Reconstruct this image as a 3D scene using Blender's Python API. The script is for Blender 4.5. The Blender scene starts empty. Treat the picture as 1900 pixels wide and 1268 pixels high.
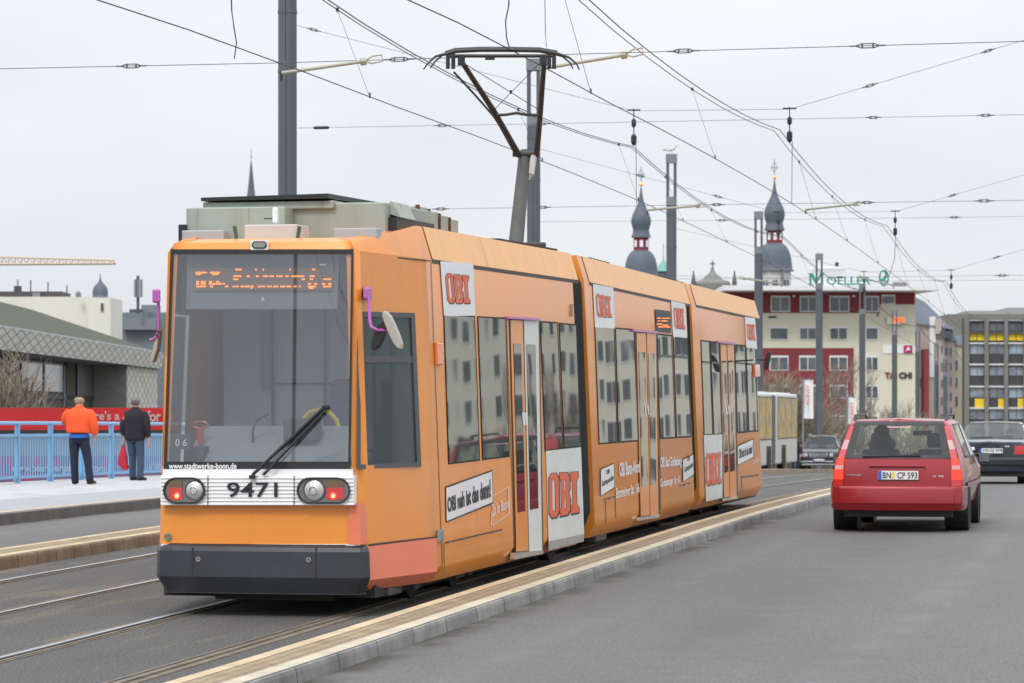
import bpy, math, random
from mathutils import Vector, Matrix
R = math.radians
random.seed(7)
S = bpy.context.scene
COL = S.collection
ZC = 2.0          # eye height used as the zero of the survey
F = 6000.0        # focal length in photo pixels (1900 wide)
HX, HY = 950.0, 765.0

# ---------------- camera, sky, sun, exposure ----------------
cd = bpy.data.cameras.new('camera'); cam = bpy.data.objects.new('camera', cd); COL.objects.link(cam)
cam.location = (0, 0, ZC); cam.rotation_euler = (R(90), 0, 0)
cd.sensor_width = 36; cd.lens = F/1900*36; cd.shift_y = (HY-634)/1900
cd.clip_start = .5; cd.clip_end = 6000
cd.dof.use_dof = True; cd.dof.focus_distance = 31; cd.dof.aperture_fstop = 6.3
S.camera = cam
SUN_E, SUN_A = 48, 200      # elevation, azimuth (clockwise from +Y)
w = bpy.data.worlds.new("World"); S.world = w; w.use_nodes = True
nt = w.node_tree; N = nt.nodes; L = nt.links; N.clear()
out = N.new('ShaderNodeOutputWorld'); bg = N.new('ShaderNodeBackground'); bg.inputs[1].default_value = .1
sky = N.new('ShaderNodeTexSky'); sky.sky_type = 'NISHITA'; sky.sun_disc = False
sky.sun_elevation = R(SUN_E); sky.sun_rotation = R(SUN_A)
tc = N.new('ShaderNodeTexCoord'); sx = N.new('ShaderNodeSeparateXYZ'); L.new(tc.outputs['Generated'], sx.inputs[0])
mp = N.new('ShaderNodeMapping'); mp.inputs['Scale'].default_value = (1.4, 1.4, 5); L.new(tc.outputs['Generated'], mp.inputs[0])
nz = N.new('ShaderNodeTexNoise'); nz.inputs['Scale'].default_value = 3.4; nz.inputs['Detail'].default_value = 6; L.new(mp.outputs[0], nz.inputs[0])
g = N.new('ShaderNodeMapRange'); g.inputs[1].default_value = 0; g.inputs[2].default_value = 1; g.inputs[3].default_value = 8.1; g.inputs[4].default_value = 21
L.new(sx.outputs[2], g.inputs[0])
cr = N.new('ShaderNodeValToRGB'); cr.color_ramp.elements[0].position = .3; cr.color_ramp.elements[1].position = .72
cr.color_ramp.elements[0].color = (.86, .905, .98, 1); cr.color_ramp.elements[1].color = (1.02, 1.04, 1.07, 1)
L.new(nz.outputs[0], cr.inputs[0])
mul = N.new('ShaderNodeVectorMath'); mul.operation = 'SCALE'; L.new(cr.outputs[0], mul.inputs[0]); L.new(g.outputs[0], mul.inputs['Scale'])
mx = N.new('ShaderNodeMix'); mx.data_type = 'RGBA'; mx.inputs[0].default_value = .06
L.new(mul.outputs[0], mx.inputs[6]); L.new(sky.outputs[0], mx.inputs[7]); L.new(mx.outputs[2], bg.inputs[0]); L.new(bg.outputs[0], out.inputs[0])
sd = bpy.data.lights.new('sun', 'SUN'); sd.energy = 1.35; sd.angle = R(12); sd.color = (1, .96, .9)
sun = bpy.data.objects.new('sun', sd); COL.objects.link(sun); sun.location = (0, 0, 60)
_d = Vector((math.sin(R(SUN_A))*math.cos(R(SUN_E)), math.cos(R(SUN_A))*math.cos(R(SUN_E)), math.sin(R(SUN_E))))
sun.rotation_euler = _d.to_track_quat('Z', 'Y').to_euler()
S.view_settings.view_transform = 'Standard'; S.view_settings.look = 'None'; S.view_settings.exposure = 0.0
S.view_settings.gamma = 1; S.cycles.max_bounces = 8; S.cycles.use_denoising = True; S.cycles.transparent_max_bounces = 24

# ---------------- survey: track alignment, height profile, sight lines ----------------
def table(T):
    xs = [a for a, _ in T]; ys = [b for _, b in T]; n = len(T)
    ms = [(ys[min(i+1, n-1)]-ys[max(i-1, 0)])/(xs[min(i+1, n-1)]-xs[max(i-1, 0)]) for i in range(n)]
    def fn(x):
        if x <= xs[0]: return ys[0]+ms[0]*(x-xs[0])
        if x >= xs[-1]: return ys[-1]
        i = max(k for k in range(n-1) if xs[k] <= x)
        h = xs[i+1]-xs[i]; t = (x-xs[i])/h
        return ((2*t**3-3*t*t+1)*ys[i]+(t**3-2*t*t+t)*h*ms[i]+(-2*t**3+3*t*t)*ys[i+1]+(t**3-t*t)*h*ms[i+1])
    return fn
_px = table([(-60, -23.3), (10, -6.45), (22.2, -3.5), (29.2, -1.83), (36.6, -.25), (45.6, 1.46), (52.8, 2.88), (75, 7.2), (100, 12.0), (300, 51), (900, 168)])
def path(y): return _px(y)
def zr(y): return ZC+_pz(y)
_pz = table([(-60, -3.4), (0, -2.3), (15, -1.99), (22.2, -1.86), (29.2, -1.70), (36.6, -1.60), (45.5, -1.55), (54, -1.535), (64, -1.56), (75, -1.635), (100, -1.9), (125, -2.35), (150, -2.86), (188, -3.6), (217, -4.2), (246, -4.9), (300, -6.2), (400, -8.6), (500, -9.3), (900, -9.3)])
def G(u, y, h=0):
    s = (path(y+.5)-path(y-.5)); c = 1/math.sqrt(1+s*s)
    return Vector((path(y)+u*c, y-u*s*c, zr(y)+h))
def W(x, y, d): return Vector(((x-HX)/F*d, d, ZC+(HY-y)/F*d))     # sight line to a surveyed point at distance d

# ---------------- mesh helpers ----------------
class MB:
    def __init__(s): s.v = []; s.f = []; s.uv = {}; s.m = {}
    def add(s, vs, fs, mi=0):
        b = len(s.v); s.v += [Vector(p) for p in vs]
        for f in fs:
            if mi: s.m[len(s.f)] = mi
            s.f.append(tuple(b+i for i in f))
        return s
    def quad(s, a, b, c, d, mi=0): return s.add([a, b, c, d], [(0, 1, 2, 3)], mi)
    def hexa(s, p, mi=0):  # 8 pts: bottom 4 ccw, top 4
        return s.add(p, [(3, 2, 1, 0), (4, 5, 6, 7), (0, 1, 5, 4), (1, 2, 6, 5), (2, 3, 7, 6), (3, 0, 4, 7)], mi)
    def box(s, x0, x1, y0, y1, z0, z1, mi=0):
        return s.hexa([(x0, y0, z0), (x1, y0, z0), (x1, y1, z0), (x0, y1, z0), (x0, y0, z1), (x1, y0, z1), (x1, y1, z1), (x0, y1, z1)], mi)
    def tube(s, pts, r, n=6, mi=0):
        pts = [Vector(p) for p in pts]; m = len(pts)
        rs = r if isinstance(r, (list, tuple)) else [r]*m
        vs = []; 
        for i, p in enumerate(pts):
            t = (pts[min(i+1, m-1)]-pts[max(i-1, 0)]).normalized()
            a = t.cross(Vector((0, 0, 1)) if abs(t.z) < .9 else Vector((1, 0, 0))).normalized(); b = t.cross(a)
            for k in range(n):
                q = 2*math.pi*k/n; vs.append(p+(a*math.cos(q)+b*math.sin(q))*rs[i])
        fs = [(i*n+k, i*n+(k+1) % n, (i+1)*n+(k+1) % n, (i+1)*n+k) for i in range(m-1) for k in range(n)]
        fs += [tuple(range(n-1, -1, -1)), tuple((m-1)*n+k for k in range(n))]
        return s.add(vs, fs, mi)
    def lathe(s, prof, n=16, c=(0, 0, 0), ph=0, axis='z', mi=0):
        c = Vector(c); vs = []
        for r, z in prof:
            for k in range(n):
                q = 2*math.pi*k/n+ph; x, y = r*math.cos(q), r*math.sin(q)
                vs.append(c+(Vector((x, y, z)) if axis == 'z' else Vector((z, x, y)) if axis == 'x' else Vector((x, z, y))))
        m = len(prof)
        fs = [(i*n+k, i*n+(k+1) % n, (i+1)*n+(k+1) % n, (i+1)*n+k) for i in range(m-1) for k in range(n)]
        if prof[0][0] > 1e-4: fs.append(tuple(range(n-1, -1, -1)))
        if prof[-1][0] > 1e-4: fs.append(tuple((m-1)*n+k for k in range(n)))
        return s.add(vs, fs, mi)
    def grid(s, fn, nu, nv, mi=0):
        vs = [fn(i/nu, j/nv) for j in range(nv+1) for i in range(nu+1)]
        return s.add(vs, [(j*(nu+1)+i, j*(nu+1)+i+1, (j+1)*(nu+1)+i+1, (j+1)*(nu+1)+i) for j in range(nv) for i in range(nu)], mi)
    def prism(s, poly, fn, a, b, mi=0):
        n = len(poly); vs = [fn(x, y, a) for x, y in poly]+[fn(x, y, b) for x, y in poly]
        return s.add(vs, [tuple(range(n-1, -1, -1)), tuple(range(n, 2*n))]+[(i, (i+1) % n, n+(i+1) % n, n+i) for i in range(n)], mi)
    def flat(s, vf, fn, mi=0): return s.add([fn(x, y) for x, y in vf[0]], vf[1], mi)
    def build(s, name, mat, parent=None, M=None, smooth=False, bevel=0, bseg=2, weld=False):
        me = bpy.data.meshes.new(name)
        me.from_pydata([tuple(M @ p) if M is not None else tuple(p) for p in s.v], [], s.f)
        for m in (mat if isinstance(mat, (list, tuple)) else [mat]): me.materials.append(m)
        for i, m in s.m.items(): me.polygons[i].material_index = m
        if s.uv:
            ul = me.uv_layers.new(name='UVMap')
            for p in me.polygons:
                for li in p.loop_indices:
                    ul.data[li].uv = s.uv.get(me.loops[li].vertex_index, (0, 0))
        if smooth:
            for p in me.polygons: p.use_smooth = True
        me.validate(); me.update()
        o = bpy.data.objects.new(name, me); COL.objects.link(o)
        if smooth and smooth != 2:
            try: me.set_sharp_from_angle(angle=R(35))
            except Exception: pass
        if bevel:
            md = o.modifiers.new('bevel', 'BEVEL'); md.width = bevel; md.segments = bseg; md.limit_method = 'ANGLE'; md.angle_limit = R(30)
        if parent is not None:
            o.parent = parent
            if parent.type == 'EMPTY' and parent.name in WORLD: o.location = -parent.location
        return o
WORLD = set()
def thing(name, label, cat, loc=(0, 0, 0), group=None, world=True):
    o = bpy.data.objects.new(name, None); COL.objects.link(o); o.location = loc; o.empty_display_size = .2
    if world: WORLD.add(o.name)
    return tag(o, label, cat, group)
def tag(o, label=None, cat=None, group=None, kind=None):
    if label: o['label'] = label
    if cat: o['category'] = cat
    if group: o['group'] = group
    if kind: o['kind'] = kind
    return o
def struct(o): o['kind'] = 'structure'; return o
def dup(root, loc, label=None, rotz=None):
    r = root.copy(); COL.objects.link(r); r.location = loc
    if rotz is not None: r.rotation_euler = (0, 0, rotz)
    if label: r['label'] = label
    for ch in [c for c in root.children]:
        c = ch.copy(); COL.objects.link(c); c.parent = r
        for gch in [x for x in ch.children]:
            d = gch.copy(); COL.objects.link(d); d.parent = c
    return r
# letters and outlines as flat meshes (made in a scratch scene)
TS = bpy.data.scenes.new('scratch'); _c2 = {}
def _evalcurve(cu):
    ob = bpy.data.objects.new('c', cu); TS.collection.objects.link(ob)
    vl = TS.view_layers[0]; vl.update(); dg = vl.depsgraph; dg.update()
    me = bpy.data.meshes.new_from_object(ob.evaluated_get(dg))
    vs = [(v.co.x, v.co.y) for v in me.vertices]; fs = [tuple(p.vertices) for p in me.polygons]
    bpy.data.objects.remove(ob); bpy.data.curves.remove(cu); bpy.data.meshes.remove(me)
    return vs, fs
def norm(vf, box=None):
    vs, fs = vf; x0 = min(v[0] for v in vs); x1 = max(v[0] for v in vs); y0 = min(v[1] for v in vs); y1 = max(v[1] for v in vs)
    return [((x-x0)/(x1-x0), (y-y0)/(y1-y0)) for x, y in vs], fs
def text2(body, bold=.0, space=1.0):
    k = (body, bold, space)
    if k not in _c2:
        cu = bpy.data.curves.new('t', 'FONT'); cu.body = body; cu.size = 1; cu.offset = bold; cu.space_character = space; cu.resolution_u = 3
        _c2[k] = norm(_evalcurve(cu))
    return _c2[k]
def fill2(loops, off=0):
    cu = bpy.data.curves.new('t', 'CURVE'); cu.dimensions = '2D'; cu.fill_mode = 'BOTH'; cu.offset = off
    for lp in loops:
        sp = cu.splines.new('POLY'); sp.points.add(len(lp)-1); sp.use_cyclic_u = True
        for i, (x, y) in enumerate(lp): sp.points[i].co = (x, y, 0, 1)
    return _evalcurve(cu)
def circ(cx, cy, rx, ry, n=20): return [(cx+rx*math.cos(2*math.pi*i/n), cy+ry*math.sin(2*math.pi*i/n)) for i in range(n)]
def bil(bl, br, tr, tl):
    bl, br, tr, tl = map(Vector, (bl, br, tr, tl))
    return lambda s, t: (bl*(1-s)+br*s)*(1-t)+(tl*(1-s)+tr*s)*t

# ---------------- materials ----------------
def mk(name, col, rough=.5, metal=0, var=0, vs=3, vstr=(1, 1, 1), bump=0, bs=60, bstr=(1, 1, 1), coat=0, emis=None, es=1, spec=.5, spots=None, uv=False, grain=0, gs=70):
    m = bpy.data.materials.new(name); m.use_nodes = True; t = m.node_tree; n = t.nodes; l = t.links
    b = n['Principled BSDF']; b.inputs['Base Color'].default_value = (*col, 1); b.inputs['Roughness'].default_value = rough
    b.inputs['Metallic'].default_value = metal; b.inputs['Coat Weight'].default_value = coat; b.inputs['Coat Roughness'].default_value = .08
    b.inputs['Specular IOR Level'].default_value = spec
    tcn = n.new('ShaderNodeTexCoord')
    def noise(sc, st, det=6, rg=.6):
        mpn = n.new('ShaderNodeMapping'); mpn.inputs['Scale'].default_value = st; l.new(tcn.outputs['UV' if uv else 'Object'], mpn.inputs[0])
        x = n.new('ShaderNodeTexNoise'); x.inputs['Scale'].default_value = sc; x.inputs['Detail'].default_value = det; x.inputs['Roughness'].default_value = rg
        l.new(mpn.outputs[0], x.inputs[0]); return x
    if var:
        x = noise(vs, vstr); r = n.new('ShaderNodeMapRange'); r.inputs[1].default_value = .3; r.inputs[2].default_value = .7
        r.inputs[3].default_value = 1-var; r.inputs[4].default_value = 1+var*.6; l.new(x.outputs[0], r.inputs[0])
        sc = n.new('ShaderNodeVectorMath'); sc.operation = 'SCALE'; sc.inputs[0].default_value = col; l.new(r.outputs[0], sc.inputs['Scale'])
        last = sc.outputs[0]
        if spots:  # (scale, lo, hi, colour, stretch)
            y = noise(spots[0], spots[4] if len(spots) > 4 else (1, 1, 1)); rr = n.new('ShaderNodeMapRange'); rr.inputs[1].default_value = spots[1]; rr.inputs[2].default_value = spots[2]; l.new(y.outputs[0], rr.inputs[0])
            mm = n.new('ShaderNodeMix'); mm.data_type = 'RGBA'; mm.inputs[7].default_value = (*spots[3], 1); l.new(rr.outputs[0], mm.inputs[0]); l.new(last, mm.inputs[6]); last = mm.outputs[2]
        if grain:
            y = noise(gs, (1, 1, 1), 2); rr = n.new('ShaderNodeMapRange'); rr.inputs[1].default_value = .36; rr.inputs[2].default_value = .64; rr.inputs[3].default_value = 1-grain; rr.inputs[4].default_value = 1+grain; l.new(y.outputs[0], rr.inputs[0])
            s2 = n.new('ShaderNodeVectorMath'); s2.operation = 'SCALE'; l.new(last, s2.inputs[0]); l.new(rr.outputs[0], s2.inputs['Scale']); last = s2.outputs[0]
        l.new(last, b.inputs['Base Color'])
        m['x'] = 0
        r2 = n.new('ShaderNodeMapRange'); r2.inputs[3].default_value = max(.02, rough-.08); r2.inputs[4].default_value = min(1, rough+.08); l.new(x.outputs[0], r2.inputs[0]); l.new(r2.outputs[0], b.inputs['Roughness'])
    if bump:
        x = noise(bs, bstr, 3); bp = n.new('ShaderNodeBump'); bp.inputs['Strength'].default_value = bump; bp.inputs['Distance'].default_value = .02
        l.new(x.outputs[0], bp.inputs['Height']); l.new(bp.outputs[0], b.inputs['Normal'])
    if emis: b.inputs['Emission Color'].default_value = (*emis, 1); b.inputs['Emission Strength'].default_value = es
    return m
def mbrick(name, c1, c2, mort, bw, bh, ms=.01, off=.5, bump=.3, rough=.8, var=.15):
    m = mk(name, c1, rough); t = m.node_tree; n = t.nodes; l = t.links; b = n['Principled BSDF']
    tcn = n.new('ShaderNodeTexCoord'); br = n.new('ShaderNodeTexBrick'); l.new(tcn.outputs['UV'], br.inputs[0])
    br.inputs['Scale'].default_value = 1; br.inputs['Brick Width'].default_value = bw; br.inputs['Row Height'].default_value = bh; br.inputs['Mortar Size'].default_value = ms
    br.inputs['Color1'].default_value = (*c1, 1); br.inputs['Color2'].default_value = (*c2, 1); br.inputs['Mortar'].default_value = (*mort, 1); br.offset = off
    nz = n.new('ShaderNodeTexNoise'); nz.inputs['Scale'].default_value = 2.2; nz.inputs['Detail'].default_value = 9; nz.inputs['Roughness'].default_value = .7; l.new(tcn.outputs['Object'], nz.inputs[0])
    r = n.new('ShaderNodeMapRange'); r.inputs[1].default_value = .3; r.inputs[2].default_value = .7; r.inputs[3].default_value = 1-var*1.5; r.inputs[4].default_value = 1+var; l.new(nz.outputs[0], r.inputs[0])
    sc = n.new('ShaderNodeVectorMath'); sc.operation = 'SCALE'; l.new(br.outputs[0], sc.inputs[0]); l.new(r.outputs[0], sc.inputs['Scale']); l.new(sc.outputs[0], b.inputs['Base Color'])
    bp = n.new('ShaderNodeBump'); bp.inputs['Strength'].default_value = bump; bp.inputs['Distance'].default_value = -.01; l.new(br.outputs['Fac'], bp.inputs['Height']); l.new(bp.outputs[0], b.inputs['Normal'])
    return m
def mglass(name, tint, fac, body, rough=.02, wav=0, ws=2):
    """clear pane: part see-through, part glossy body"""
    m = bpy.data.materials.new(name); m.use_nodes = True; t = m.node_tree; n = t.nodes; l = t.links
    b = n['Principled BSDF']; b.inputs['Base Color'].default_value = (*body, 1); b.inputs['Roughness'].default_value = rough; b.inputs['IOR'].default_value = 1.6
    tr = n.new('ShaderNodeBsdfTransparent'); tr.inputs[0].default_value = (*tint, 1)
    lw = n.new('ShaderNodeLayerWeight'); lw.inputs[0].default_value = .5; fr = n.new('ShaderNodeMath'); fr.operation = 'POWER'; l.new(lw.outputs['Facing'], fr.inputs[0]); fr.inputs[1].default_value = 4
    ma = n.new('ShaderNodeMath'); ma.operation = 'ADD'; ma.use_clamp = True; l.new(fr.outputs[0], ma.inputs[0]); ma.inputs[1].default_value = fac
    mi = n.new('ShaderNodeMixShader'); l.new(ma.outputs[0], mi.inputs[0]); l.new(tr.outputs[0], mi.inputs[1]); l.new(b.outputs[0], mi.inputs[2])
    l.new(mi.outputs[0], n['Material Output'].inputs[0]); return m
M = {}
M['asphalt'] = mk('asphalt', (.132, .129, .124), .75, var=.15, vs=.35, vstr=(1, .35, 1), bump=.6, bs=70, spots=(9, .74, .80, (.32, .31, .29)), grain=.26, gs=38)
def kerb_dirt(m):     # grit along the kerb and oil-darkened bands between the wheel tracks (UV v = metres from the kerb)
    t = m.node_tree; n = t.nodes; l = t.links; b = n['Principled BSDF']; src = b.inputs['Base Color'].links[0].from_socket
    tcn = n.new('ShaderNodeTexCoord'); sp = n.new('ShaderNodeSeparateXYZ'); l.new(tcn.outputs['UV'], sp.inputs[0])
    nz_ = n.new('ShaderNodeTexNoise'); nz_.inputs['Scale'].default_value = 1.7; nz_.inputs['Detail'].default_value = 8; l.new(tcn.outputs['Object'], nz_.inputs[0])
    def band(c, w, amt, col, last):
        a = n.new('ShaderNodeMath'); a.operation = 'SUBTRACT'; l.new(sp.outputs[1], a.inputs[0]); a.inputs[1].default_value = c
        a2 = n.new('ShaderNodeMath'); a2.operation = 'ABSOLUTE'; l.new(a.outputs[0], a2.inputs[0])
        r = n.new('ShaderNodeMapRange'); r.interpolation_type = 'SMOOTHSTEP'; r.inputs[1].default_value = 0; r.inputs[2].default_value = w; r.inputs[3].default_value = amt; r.inputs[4].default_value = 0; l.new(a2.outputs[0], r.inputs[0])
        r2 = n.new('ShaderNodeMapRange'); r2.inputs[1].default_value = .35; r2.inputs[2].default_value = .65; l.new(nz_.outputs[0], r2.inputs[0])
        q = n.new('ShaderNodeMath'); q.operation = 'MULTIPLY'; l.new(r.outputs[0], q.inputs[0]); l.new(r2.outputs[0], q.inputs[1])
        mm = n.new('ShaderNodeMix'); mm.data_type = 'RGBA'; l.new(q.outputs[0], mm.inputs[0]); l.new(last, mm.inputs[6]); mm.inputs[7].default_value = (*col, 1); return mm.outputs[2]
    s = band(0, .40, 1.6, (.055, .048, .038), src); s = band(2.1, .8, .55, (.085, .083, .08), s); s = band(5.6, .9, .5, (.09, .088, .085), s); s = band(3.5, .35, .5, (.18, .178, .172), s); s = band(.95, .3, .45, (.17, .168, .162), s)
    l.new(s, b.inputs['Base Color'])
kerb_dirt(M['asphalt'])
M['track_asphalt'] = mk('track_asphalt', (.098, .094, .088), .85, var=.22, vs=1.1, vstr=(.3, 1, 1), bump=.9, bs=60, uv=True, spots=(1.3, .55, .72, (.19, .155, .11), (.22, 1.3, 1)), grain=.5, gs=45)
M['rail'] = mk('rail_steel', (.42, .42, .42), .38, 1, var=.35, vs=2, vstr=(1, .3, 1))
M['rail_dull'] = mk('rail_worn_brown', (.20, .165, .125), .6, .3, var=.4, vs=3)
M['groove'] = mk('rail_groove', (.03, .028, .025), .9)
M['raildirt'] = mk('rail_dirt', (.19, .155, .11), .9, var=.35, vs=6, bump=.5)
M['pavers'] = mbrick('pavers', (.33, .25, .15), (.27, .20, .12), (.10, .08, .06), .2, .1, .006)
M['kerb_sand'] = mbrick('kerb_sand', (.58, .45, .28), (.52, .40, .25), (.2, .16, .11), 1.0, 5, .008, 0)
M['kerb_pale'] = mbrick('kerb_pale', (.56, .49, .37), (.50, .44, .33), (.2, .18, .14), 1.0, 5, .008, 0)
M['kerb_grey'] = mbrick('kerb_grey', (.28, .27, .25), (.235, .23, .22), (.08, .08, .08), 1.0, 5, .012, 0, var=.3)
M['kerb_brown'] = mbrick('kerb_brown', (.33, .25, .16), (.28, .21, .14), (.12, .09, .06), .6, 5, .012, 0, var=.3)
M['pave_white'] = mbrick('paving_pale', (.46, .46, .46), (.42, .425, .43), (.36, .36, .36), .5, .5, .006, 0)
M['pave_grey'] = mk('paving_grey', (.33, .34, .36), .85, var=.08, vs=2)
M['pave_kerb'] = mk('dark_kerb', (.15, .145, .14), .9, var=.3, vs=4)
M['concrete'] = mk('concrete', (.3, .3, .29), .85, var=.15, vs=1)
M['ground'] = mk('ground', (.12, .12, .10), .95, var=.3, vs=.05)
M['paintline'] = mk('road_paint', (.7, .7, .7), .7, var=.15, vs=8)
M['orange'] = mk('orange_paint', (.82, .28, .033), .34, var=.05, vs=1.2, vstr=(1, 1, .3), coat=.25, spots=(2.4, .56, .80, (.60, .25, .07), (1.3, 1.3, .14)))
M['orange_skylit'] = mk('orange_paint_skylit', (.86, .42, .12), .45, var=.10, vs=2.5, vstr=(2, 2, .2), coat=.2, spots=(2, .60, .80, (.66, .34, .13), (2, 2, .12)))  # body orange lightened in the colour for fairings facing the sky; streaks are grime
M['salmon'] = mk('salmon_paint', (.80, .20, .10), .38, var=.06, vs=2, coat=.2)
M['whitep'] = mk('white_paint', (.80, .80, .80), .4, var=.04, vs=2, coat=.2)
M['whitesk'] = mk('dusty_white', (.66, .68, .64), .45, var=.1, vs=2)
M['bumper'] = mk('bumper_black', (.035, .037, .045), .42, var=.25, vs=2.5, bump=.03)
M['black'] = mk('black_plastic', (.02, .02, .022), .5)
M['rubber'] = mk('black_rubber', (.018, .018, .018), .8)
M['under'] = mk('underframe', (.03, .028, .027), .85, var=.3, vs=5)
M['greyframe'] = mk('grey_frame', (.075, .075, .08), .5)
M['glass'] = mk('side_glass', (.018, .025, .027), .03, bump=.5, bs=.9, bstr=(1.2, 1.2, .5), spec=1.0)
M['glass'].node_tree.nodes['Noise Texture'].inputs['Detail'].default_value = 0; M['glass'].node_tree.nodes['Principled BSDF'].inputs['IOR'].default_value = 2.0
M['glass'].node_tree.nodes['Bump'].inputs['Distance'].default_value = .017
M['windscreen'] = mglass('windscreen', (.86, .90, .91), .24, (.12, .135, .15))
_t = M['windscreen'].node_tree; _g = _t.nodes.new('ShaderNodeBsdfGlossy'); _g.inputs[0].default_value = (.92, .95, 1, 1); _g.inputs['Roughness'].default_value = .015
_m = _t.nodes.new('ShaderNodeMixShader'); _m.inputs[0].default_value = .55; _mx = _t.nodes['Mix Shader']; _t.links.new(_t.nodes['Principled BSDF'].outputs[0], _m.inputs[1]); _t.links.new(_g.outputs[0], _m.inputs[2]); _t.links.new(_m.outputs[0], _mx.inputs[2])
M['cabglass'] = mglass('cab_glass', (.7, .82, .8), .25, (.12, .16, .16))
M['carglass'] = mglass('car_glass', (.90, .96, .93), .12, (.34, .38, .37))
M['led'] = mk('led_amber', (.9, .3, .05), .5, emis=(1, .19, .015), es=2.3)
M['ledboard'] = mk('led_board', (.19, .16, .15), .6)
M['greybox'] = mk('roof_box_grey', (.34, .38, .33), .55, var=.12, vs=1.6, vstr=(3, 3, .5), spots=(2.5, .62, .74, (.10, .09, .07), (5, 5, .3)))
M['greypale'] = mk('pale_grey_paint', (.55, .54, .50), .5, var=.06, vs=3)
M['magenta'] = mk('magenta_paint', (.45, .10, .40), .35, coat=.3)
M['arm'] = mk('grp_rod', (.42, .40, .32), .5)
M['pantograph'] = mk('pantograph_steel', (.035, .037, .038), .5, 0, var=.2, vs=8)
M['pantarm'] = mk('pantograph_arm', (.085, .088, .08), .55, .2, var=.2, vs=6)
M['wire'] = mk('wire_copper', (.035, .035, .04), .55, .3)
M['wiret'] = mk('span_wire', (.10, .105, .11), .5, .3)
M['mast'] = mk('mast_grey', (.088, .103, .118), .55, var=.12, vs=2, vstr=(1, 1, .3), coat=.1)
M['mastp'] = mk('mast_pale', (.19, .215, .24), .5)
M['red'] = mk('car_red', (.31, .005, .013), .3, .2, coat=.6, var=.03)
M['tyre'] = mk('tyre', (.018, .018, .018), .8)
M['rim'] = mk('alloy', (.4, .4, .42), .35, .8)
M['navy'] = mk('car_navy', (.012, .022, .04), .25, .2, coat=1)
M['darkcar'] = mk('car_charcoal', (.022, .024, .028), .35, .1, coat=.4)
M['chrome'] = mk('chrome', (.7, .7, .72), .18, 1)
M['lampred'] = mk('lamp_red', (.55, .02, .02), .2, coat=1)
M['lampclear'] = mk('lamp_clear', (.55, .52, .52), .12, .3, coat=1, bump=.3, bs=80)
M['lampfrost'] = mk('lamp_frost', (.55, .3, .3), .3, coat=1)
M['lamplit'] = mk('lamp_lit', (.6, .03, .02), .3, emis=(1, .05, .02), es=1.0)
M['lamphot'] = mk('lamp_hot', (1, .4, .2), .3, emis=(1, .32, .12), es=3.5)
M['amber'] = mk('amber_lens', (.85, .17, .02), .25, coat=1)
M['brownlens'] = mk('brown_lens', (.13, .07, .02), .2, coat=1)
M['blue'] = mk('railing_blue', (.20, .42, .66), .45, var=.06, vs=3)
M['platew'] = mk('plate_white', (.75, .75, .75), .35); M['plateb'] = mk('plate_blue', (.02, .12, .55), .35)
M['ink'] = mk('ink_black', (.015, .012, .018), .5); M['inkred'] = mk('ink_orange', (.72, .12, .035), .5)
M['green'] = mk('green_sign', (.01, .22, .16), .5); M['paper'] = mk('sign_white', (.8, .8, .8), .5)
M['cream'] = mk('render_cream', (.68, .655, .52), .9, var=.05, vs=.3)
M['cream2'] = mk('render_ivory', (.72, .70, .62), .9, var=.06, vs=.4)
M['bred'] = mk('render_red', (.235, .042, .052), .9, var=.06, vs=.3)
M['bwin'] = mk('window_dark', (.095, .115, .125), .08, var=.7, vs=.3, spec=.8)
M['bframe'] = mk('window_frame_white', (.75, .75, .75), .6)
M['slate'] = mk('slate', (.10, .12, .15), .6, var=.12, vs=.8)
M['bpink'] = mk('render_rose', (.50, .42, .40), .9, var=.1, vs=.5)
M['bgrey'] = mk('facade_grey', (.20, .19, .17), .8, var=.1, vs=.5)
M['yellow'] = mk('yellow_blind', (.85, .60, .02), .6, var=.08, vs=.7)
M['gold'] = mk('gold', (.9, .62, .05), .3, .5)
M['stonew'] = mk('stone_pale', (.62, .62, .60), .9, var=.08, vs=.5)
M['copper'] = mk('copper_green', (.20, .42, .36), .7)
M['skin'] = mk('skin', (.55, .30, .21), .6)
M['twig'] = mk('twigs', (.24, .20, .16), .9, var=.3, vs=2)
M['bark'] = mk('bark', (.10, .085, .07), .9, var=.3, vs=2)
# ---------------- ground, bridge deck, tracks, kerbs ----------------
def frange(a, b, s):
    o = []; x = a
    while x < b-1e-6: o.append(x); x += s
    return o+[b]
def ribbon(name, prof, mat, y0=-30, y1=520, step=None, label=None, build=True, mb=None, seg=0):
    ys = frange(y0, 80, 2.5)+frange(80, y1, 10)[1:] if y0 < 80 < y1 else frange(y0, y1, 2.5)
    mb = mb or MB(); b = len(mb.v); cum = [0]
    for i in range(1, len(prof)): cum.append(cum[-1]+math.dist(prof[i], prof[i-1]))
    s = 0; prev = None
    for y in ys:
        p = G(0, y)
        if prev is not None: s += (p-prev).length
        prev = p
        for k, (u, h) in enumerate(prof):
            mb.uv[len(mb.v)] = (s, cum[k]); mb.v.append(G(u, y, h))
    n = len(prof)
    for i in range(len(ys)-1):
        for k in range(n-1):
            mb.f.append((b+i*n+k, b+i*n+k+1, b+(i+1)*n+k+1, b+(i+1)*n+k))
    return struct(mb.build(name, mat)) if build else mb
gm = MB(); gm.grid(lambda a, b: Vector((-3000+6000*a, -600+5000*b, ZC-11.2)), 12, 10); struct(gm.build('ground', M['ground']))
ribbon('road', [(2.02, 0), (11.2, 0)], M['asphalt'])
ribbon('bus_lane', [(-8.2, 0), (-5.1, 0)], M['asphalt'])
ribbon('track_bed', [(-4.5, -.02), (1.48, -.02)], M['track_asphalt'])
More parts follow.
